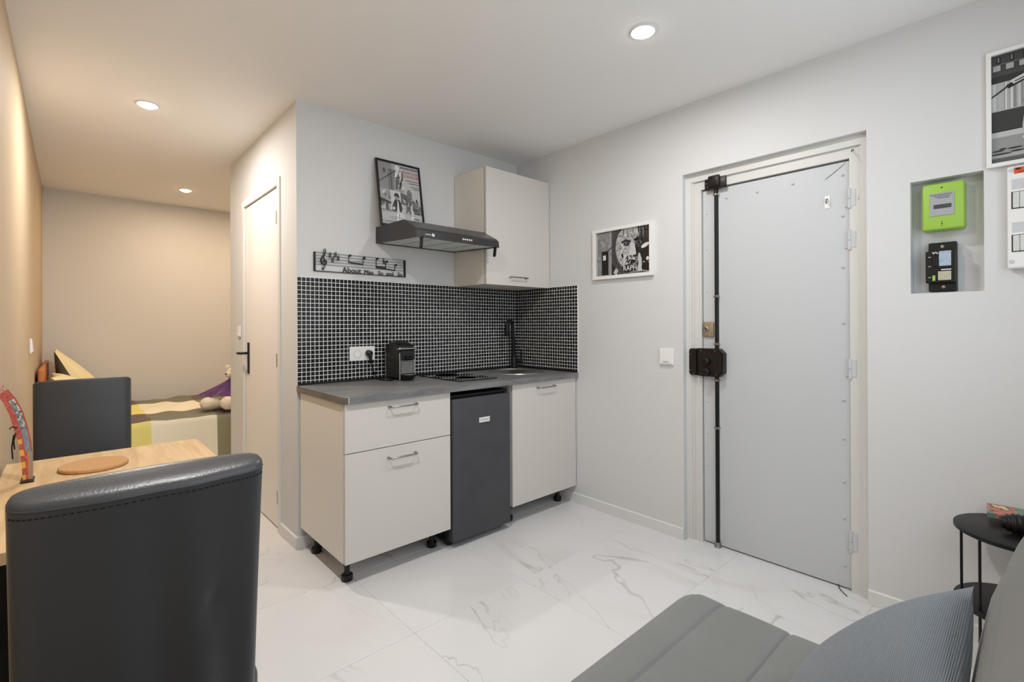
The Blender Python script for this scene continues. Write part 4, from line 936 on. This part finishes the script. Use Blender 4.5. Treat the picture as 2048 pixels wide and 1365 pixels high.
# painted curved sculpture on the table, leaning to the wall
spine = [(.001, -.005), (-.001, .06), (-.007, .12), (-.016, .165), (-.026, .21), (-.040, .25), (-.056, .28), (-.066, .295)]
def sculpt():
    m_ = MB(); N = 44; ws = []
    def sp(tt_):
        f_ = tt_*(len(spine)-1); i = min(int(f_), len(spine)-2); g = f_-i
        return (spine[i][0]+(spine[i+1][0]-spine[i][0])*g, spine[i][1]+(spine[i+1][1]-spine[i][1])*g)
    cols = 9
    grid = []
    for i in range(N+1):
        tt_ = i/N; p0 = sp(max(0, tt_-.02)); p1 = sp(min(1, tt_+.02)); d = Vector((p1[0]-p0[0], p1[1]-p0[1])).normalized(); nrm = Vector((-d.y, d.x)); c = sp(tt_)
        wd = .0115+.004*math.sin(tt_*3.1)
        grid.append([(c[0]+nrm.x*wd*(j/cols*2-1), c[1]+nrm.y*wd*(j/cols*2-1)) for j in range(cols+1)])
    rs = random.Random(11)
    def colour(tt_, s_):
        if tt_ < .34 and s_ > .62 and (tt_*11) % 1 < .62: return (226, 164, 70)
        if tt_ < .20 and s_ < .5: return (206, 118, 66) if s_ > .34 else (150, 138, 120)
        if .20 < tt_ < .72 and .12 < s_ < .60: return rs.choice([(128, 134, 138), (112, 120, 124), (150, 154, 154), (98, 98, 100), (196, 194, 190)] if tt_ > .42 else [(124, 130, 138), (136, 142, 150)])
        if tt_ > .86: return rs.choice([(188, 140, 128), (170, 120, 110), (196, 170, 160)])
        return rs.choice([(176, 84, 72), (184, 96, 82), (166, 76, 66)])
    def P3(p, d): # u along +y (towards the far wall is +), v up, small lean to the wall
        return (-2.700+p[0], -.60+d+.10*p[1], TZ+.006+p[1])
    for i in range(N):
        for j in range(cols):
            q = [grid[i][j], grid[i][j+1], grid[i+1][j+1], grid[i+1][j]]; c = colour((i+.5)/N, (j+.5)/cols)
            m_.add([P3(p, 0) for p in q], [(0, 1, 2, 3)], c); m_.add([P3(p, .012) for p in q], [(3, 2, 1, 0)], (120, 70, 60))
    for i in range(N):
        for j in (0, cols): m_.add([P3(grid[i][j], 0), P3(grid[i+1][j], 0), P3(grid[i+1][j], .012), P3(grid[i][j], .012)], [(0, 1, 2, 3)], (150, 76, 64))
    for i in (0, N):
        for j in range(cols): m_.add([P3(grid[i][j], 0), P3(grid[i][j+1], 0), P3(grid[i][j+1], .012), P3(grid[i][j], .012)], [(0, 1, 2, 3)], (150, 76, 64))
    return m_, P3
sm, P3 = sculpt()
t = thing('painted_sculpture', 'curved red and grey hand painted sculpture standing on the table', 'sculpture', (-2.69, -.6, TZ))
part('curved_panel', sm, M_paint, t)
part('foot', MB().rbox(-2.716, -2.684, -.625, -.560, TZ, TZ+.006, .002), M_rust, t)
for du, z0_, z1_ in ((-.027, .15, .10), (-.031, .145, .07)): part('wire', MB().tube([P3((du, z0_), -.003), P3((du-.004, (z0_+z1_)/2), -.006), P3((du-.002, z1_), -.004)], .0022, 6), M_rust, t, True)
part('wire', MB().tube([P3((-.024, .165), -.003), P3((-.034, .172), -.012), P3((-.040, .166), -.016)], .002, 6), M_rust, t, True)

# ================================================================ BED
t = thing('double_bed', 'double bed with honey wood headboard filling the alcove', 'bed', (-1.75, 2.57, 0))
part('headboard', MB().rbox(XL+.015, XL+.045, 1.93, 3.22, .30, .94, .012, 3), M_bedwood, t, True)
part('base', MB().box(XL+.05, -.84, 1.93, 3.22, .06, .26), M_mattress, t)
part('mattress', MB().rbox(XL+.05, -.82, 1.905, 3.235, .26, .485, .03, 3), M_mattress, t, True)
for x in (-2.65, -.95):
    for y in (2.0, 3.1): part('leg', MB().lathe([(.022, 0), (.026, .06)], (x, y, 0), 'z', 12), M_bedwood, t, True)
# plaid duvet: grid lines follow the bands
XB = [-2.72, -2.135, -1.69, -1.24, -.79]; 
prof_b = [3.245, 2.90, 2.29, 1.90]         # y breaks on the top; then down the front
def dcol(ix, row):
    dark_col = ix % 2 == 0
    if row in ('g1', 'g2'): return (118, 104, 102) if dark_col else (134, 132, 116)
    if ix == 0: return (238, 228, 140)
    return (244, 238, 216) if ix % 2 else (150, 146, 120)
dv = MB()
rs = random.Random(5)
def wob(x, s_): return .006*math.sin(7*x+2.1*s_*6)+.004*math.sin(17*x-9*s_)+.004*math.sin(31*x+13*s_)
def DP(x, s_):
    # s_ : distance from wall edge along the cover
    L1 = 3.245-1.93; rc = .05
    if s_ <= L1: return (x, 3.245-s_+.5*wob(x, 1), .505+wob(x, s_)*1.1)
    a = (s_-L1)/rc
    if a < math.pi/2: return (x, 1.93-rc*math.sin(a)+.3*wob(x, s_), .505-rc*(1-math.cos(a))+wob(x, s_)*.6)
    d = s_-L1-rc*math.pi/2
    return (x, 1.93-rc-.02*min(1, d*3)+.9*wob(x, .3+.15*s_)*min(1, .3+d*4)+.010*math.sin(13*x+3*d)*min(1, d*3), .505-rc-d)
s_breaks = [('g1', 0, .345), ('l1', .345, .955), ('g2', .955, 1.352), ('fr', 1.352, 1.315+.08+.37)]
for rname, s0, s1 in s_breaks:
    ns_ = max(4, int((s1-s0)/.022))
    for ix in range(len(XB)-1):
        nx = max(6, int((XB[ix+1]-XB[ix])/.022))
        vs = [DP(XB[ix]+(XB[ix+1]-XB[ix])*i/nx, s0+(s1-s0)*j/ns_) for j in range(ns_+1) for i in range(nx+1)]
        fs = [(j*(nx+1)+i, j*(nx+1)+i+1, (j+1)*(nx+1)+i+1, (j+1)*(nx+1)+i) for j in range(ns_) for i in range(nx)]
        dv.add(vs, fs, dcol(ix, rname))
single('plaid_duvet', dv, M_duvet, 'sage, yellow and white plaid duvet cover spread over the bed', 'duvet', smooth=60)

def pillow_mesh(w, h, th, n=22, pinch=.08, pw_=.5):
    vs = []; fs = []
    for side in (1, -1):
        for j in range(n+1):
            for i in range(n+1):
                u, v = 2*i/n-1, 2*j/n-1
                x = u*w/2*(1-pinch*(1-v*v)*abs(u)**2); y = v*h/2*(1-pinch*(1-u*u)*abs(v)**2)
                e = max(0, (1-abs(u)**2.4)*(1-abs(v)**2.4))**pw_
                vs.append((x, y, side*th/2*e))
    m_ = (n+1)*(n+1)
    for j in range(n):
        for i in range(n):
            a = j*(n+1)+i; fs.append((a, a+1, a+n+2, a+n+1)); b = a+m_; fs.append((b, b+n+1, b+n+2, b+1))
    bm = bmesh.new(); bvs = [bm.verts.new(v) for v in vs]
    for f_ in fs: bm.faces.new([bvs[i] for i in f_])
    bmesh.ops.remove_doubles(bm, verts=bm.verts[:], dist=1e-5); bm.verts.index_update()
    out = MB().add([v.co[:] for v in bm.verts], [[v.index for v in f_.verts] for f_ in bm.faces]); bm.free(); return out
def place(mb_, M): mb_.v = [tuple(M @ Vector(v)) for v in mb_.v]; return mb_
def basis(o, x, y): 
    x = Vector(x).normalized(); y = (Vector(y)-x*Vector(y).dot(x)).normalized(); z = x.cross(y)
    return Matrix(((x.x, y.x, z.x, o[0]), (x.y, y.y, z.y, o[1]), (x.z, y.z, z.z, o[2]), (0, 0, 0, 1)))
def sag(m_): m_.v = [(v[0]*(1-.10*v[1]/.28), v[1], v[2]*(1-.75*v[1]/.28)) for v in m_.v]; return m_
pl_ = place(sag(pillow_mesh(.60, .56, .21)), basis((-2.580, 2.80, .800), (0, 1, 0), (-.42, 0, .9)))
t = thing('bed_pillow', 'yellow cream pillow leaning on the headboard', 'pillow', (-2.56, 2.80, .51), 'pillows on the bed')
nf_ = len(pl_.f)//2
for nm_, sel_, mt_ in (('front_cover', lambda i_: i_ % 2 == 0, M_pilcase), ('back_cover', lambda i_: i_ % 2 == 1, M_pildark)):
    m_ = MB(); m_.v = list(pl_.v); m_.f = [f_ for i_, f_ in enumerate(pl_.f) if sel_(i_)]; m_.c = [None]*len(m_.f)
    o_ = part(nm_, m_, mt_, t, 70, label='sage green back of the pillow' if nm_ == 'back_cover' else None)
single('bed_pillow', place(pillow_mesh(.46, .48, .14), basis((-2.525, 2.20, .715), (0, 1, 0), (-.74, 0, .67))), M_pilcase, 'cream pillow slumped low against the headboard near the bed edge', 'pillow', smooth=70, group='pillows on the bed')

# plush toy
bx, by, bz = -1.50, 2.14, .518
t = thing('plush_toy', 'white plush toy in a purple robe sitting on the bed', 'plush toy', (bx, by, bz))
body = MB().ball((bx, by, bz+.08), .085, 20, 12, (1, .9, .95), .03)
part('body', body, M_plush, t, True)
part('leg', MB().tube([(bx-.05, by-.05, bz+.045), (bx-.13, by-.09, bz+.042), (bx-.215, by-.11, bz+.050)], [.045, .042, .052], 14).ball((bx-.235, by-.115, bz+.055), .056, 18, 12, (1, 1, .95), .06), M_plush, t, True)
part('leg', MB().tube([(bx-.02, by-.07, bz+.045), (bx-.06, by-.14, bz+.045), (bx-.10, by-.20, bz+.052)], [.045, .044, .055], 14).ball((bx-.10, by-.215, bz+.058), .06, 18, 12, (1, 1, .95), .06), M_plush, t, True)
rings = []
for i in range(14):
    q = i/13; rr = .030+.135*q**1.3
    rings.append([(bx-.065*q*1.4*.8+ (rr*(1.15 if math.cos(a) < 0 else .8))*math.cos(a)*(1+.10*math.sin(9*a)*q), by-.02*q+rr*.85*math.sin(a)*(1+.10*math.sin(9*a)*q), bz+.255-.135*q+.010*math.sin(9*a+1)*q) for a in [2*math.pi*k/72 for k in range(72)]])
part('purple_robe', MB().loft(rings), M_purple, t, 60, label='gathered purple robe')
hd_ = part('head', MB().ball((bx-.01, by, bz+.295), .062, 18, 12, (1, 1, .92), .03), M_plush, t, True)
for s_ in (-1, 1): part('ear', MB().ball((bx-.01+s_*.045, by, bz+.345), .024, 12, 8, (1, .6, 1)), M_plush, hd_, True)
part('muzzle', MB().ball((bx-.055, by-.03, bz+.285), .028, 12, 8), M_plush, hd_, True); part('nose', MB().ball((bx-.078, by-.043, bz+.292), .008, 10, 6), M_black, hd_, True)

# ================================================================ SOFA CORNER
SXA, SXB, SYF, SYB, SZ = XL+.035, -1.172, -2.018, -2.72, .412
t = thing('grey_sofa', 'grey velvet sofa bed with stitched seat panels', 'sofa', ((SXA+SXB)/2, -2.45, 0))
seams = [-2.143, -2.325, -2.50]
def seat_ring(n=1):
    pts = []; y = SYF-.05
    top = []
    k = 0
    while y > SYB:
        z = SZ
        for s_ in seams: z -= .004*math.exp(-((y-s_)/.004)**2)
        # panels swell between the seams
        e = [SYF]+seams+[SYB]
        for a, b in zip(e[:-1], e[1:]):
            if b <= y <= a: z += .004*math.sin(math.pi*(a-y)/(a-b))**.6
        top.append((y, z)); y -= .004
    nose = [(SYF-.05+.05*math.cos(R_(a))*1.0, SZ-.05+.05*math.sin(R_(a))) for a in range(-90, 90, 10)]
    nose = [(p[0], p[1] if p[1] > SZ-.10 else SZ-.10) for p in nose]
    return [(SYB, .16), (SYF-.06, .16), (SYF-.02, .18), (SYF-.004, .22)]+[(SYF, .30)]+[p for p in nose if p[1] > .34]+top+[(SYB, SZ)]
sr = seat_ring(); cy_, cz_ = -2.37, .29
rings = []
for x, f_ in [(SXA, .93), (SXA+.01, .97), (SXA+.03, 1.0)]+[(SXA+.03+(SXB-.06-SXA-.03)*k/16, 1.0) for k in range(1, 17)]+[(SXB-.03, .993), (SXB-.012, .978), (SXB-.003, .955), (SXB, .92)]:
    rings.append([(x, cy_+(p[0]-cy_)*f_, cz_+(p[1]-cz_)*f_) for p in sr])
st_ = part('seat', MB().loft(rings), M_velvet, t, 50)
def back_prof():
    front = []
    ctl = [(-2.715, .425), (-2.700, .46), (-2.697, .60), (-2.712, .68), (-2.750, .80), (-2.788, .89)]
    for k in range(61):
        q = k/60*(len(ctl)-1); i_ = min(int(q), len(ctl)-2); g = q-i_
        y = ctl[i_][0]+(ctl[i_+1][0]-ctl[i_][0])*g; z = ctl[i_][1]+(ctl[i_+1][1]-ctl[i_][1])*g
        o = 0
        for s_ in (.56, .74): o -= .004*math.exp(-((z-s_)/.004)**2)
        front.append((y+o, z))
    topc = [(-2.832+.06*math.cos(R_(a)), .89+.06*math.sin(R_(a))*.8) for a in range(10, 180, 15)]
    return [(-2.74, .40)]+front+topc+[(-2.895, .86), (-2.89, .45), (-2.87, .40)]
bp_ = back_prof(); rings = []; cy_, cz_ = -2.80, .60
for x, f_ in [(SXA, .9), (SXA+.02, .98), (SXA+.04, 1.0)]+[(SXA+.04+(SXB-.02-.07-SXA-.04)*k/12, 1.0) for k in range(1, 13)]+[(SXB-.045, .995), (SXB-.03, .98), (SXB-.022, .95), (SXB-.018, .88)]:
    rings.append([(x, cy_+(p[0]-cy_)*f_, cz_+(p[1]-cz_)*f_) for p in bp_])
part('backrest', MB().loft(rings), M_velvet, t, 50)
part('base_frame', MB().box(SXA+.03, SXB-.03, -2.88, SYF-.06, .10, .16), M_black, t)
for x in (SXA+.08, SXB-.08):
    for y in (-2.82, SYF-.12): part('leg', MB().lathe([(.018, 0), (.022, .10)], (x, y, 0), 'z', 12), M_black, t, True)
# cushion
single('corduroy_cushion', place(pillow_mesh(.42, .42, .15, 30, .07, .55), basis((-1.50, -2.560, .556), (1, .03, .04), (0, -.66, .75))), M_cord, 'slate grey corduroy cushion leaning on the sofa backrest', 'cushion', smooth=70)

# side table with two round shelves
scx, scy, sr_ = -.205, -2.738, .176
t = thing('side_table', 'black two tier round metal side table beside the sofa', 'side table', (scx, scy, 0))
part('top', MB().lathe([(sr_-.004, -.016), (sr_, -.013), (sr_, -.002), (sr_-.003, 0), (0, 0)], (scx, scy, .522), 'z', 56), M_mblack, t, 40)
part('shelf', MB().lathe([(sr_-.004, -.014), (sr_, -.011), (sr_, -.002), (sr_-.003, 0), (0, 0)], (scx, scy, .262), 'z', 56), M_mblack, t, 40)
for a in (95, 140, 185, 275, 320, 5): part('rod', MB().tube([(scx+(sr_-.022)*math.cos(R_(a)), scy+(sr_-.022)*math.sin(R_(a)), 0), (scx+(sr_-.022)*math.cos(R_(a)), scy+(sr_-.022)*math.sin(R_(a)), .508)], .0042, 10), M_mblack, t, True)
def book(label, c, w, d, h, rz, cover, zb, colour_mat):
    t = thing('book', label, 'book', (c[0], c[1], zb), 'books on the side table')
    R3 = Matrix.Translation((c[0], c[1], zb)) @ Matrix.Rotation(rz, 4, 'Z')
    part('cover', place(MB().box(-w/2, w/2, -d/2, d/2, 0, .0018).box(-w/2, w/2, -d/2, d/2, h-.0018, h).box(-w/2, -w/2+.002, -d/2, d/2, .0018, h-.0018), R3), colour_mat, t)
    part('pages', place(MB().box(-w/2+.002, w/2-.003, -d/2+.003, d/2-.003, .0018, h-.0018), R3), M_label, t)
    return t
M_bookA = mat('colourful_cover', (126, 150, 132), .4); 
def multi(m):
    ns, ls, b = nodes_of(m); tc = ns.new('ShaderNodeTexCoord'); n = ns.new('ShaderNodeTexNoise'); n.inputs['Scale'].default_value = 14; n.inputs['Detail'].default_value = 2
    ls.new(tc.outputs['Object'], n.inputs['Vector']); r = ns.new('ShaderNodeValToRGB'); r.color_ramp.interpolation = 'CONSTANT'
    el = r.color_ramp.elements; el[0].color = (*lin((104, 132, 116)), 1); el[1].position = .48; el[1].color = (*lin((196, 108, 92)), 1)
    e2 = el.new(.56); e2.color = (*lin((90, 92, 88)), 1); e3 = el.new(.62); e3.color = (*lin((222, 196, 140)), 1)
    ls.new(n.outputs['Fac'], r.inputs['Fac']); ls.new(r.outputs['Color'], b.inputs['Base Color'])
multi(M_bookA)
M_bookB = mat('cream_cover', (214, 204, 178), .6)
book('small cream book lying under the colourful book on the side table', (-.115, -2.765), .10, .15, .018, R_(12), None, .5222, M_bookB)
book('colourful paperback lying on top of the small cream book', (-.095, -2.745), .13, .20, .016, R_(4), None, .5405, M_bookA)
hm = MB(); pr = []
L_ = .17
ax = Vector((.25, -1, 0)).normalized(); sd = Vector((1, .25, 0)).normalized(); o0 = Vector((-.250, -2.685, .5225))
rings = []
for i in range(61):
    q = i/60; rr = (.030*math.sin(math.pi*min(1, q*1.25+.06))**.55 if q < .6 else .030*math.sin(math.pi*min(1, .6*1.25+.06))**.55*(1-.1*(q-.6)) ) if q > 0 else .004
    rr = .010+.022*min(1, q*5)**.5+.0022*math.sin(q*75)
    c = o0+ax*(L_*q)+Vector((0, 0, .0345))
    rings.append([tuple(c+sd*rr*math.cos(a)+Vector((0, 0, 1))*rr*math.sin(a)) for a in [2*math.pi*k/24 for k in range(24)]])
single('ribbed_ornament', MB().loft(rings), M_mblack, 'black ribbed ornament lying on the side table', 'ornament', smooth=60)
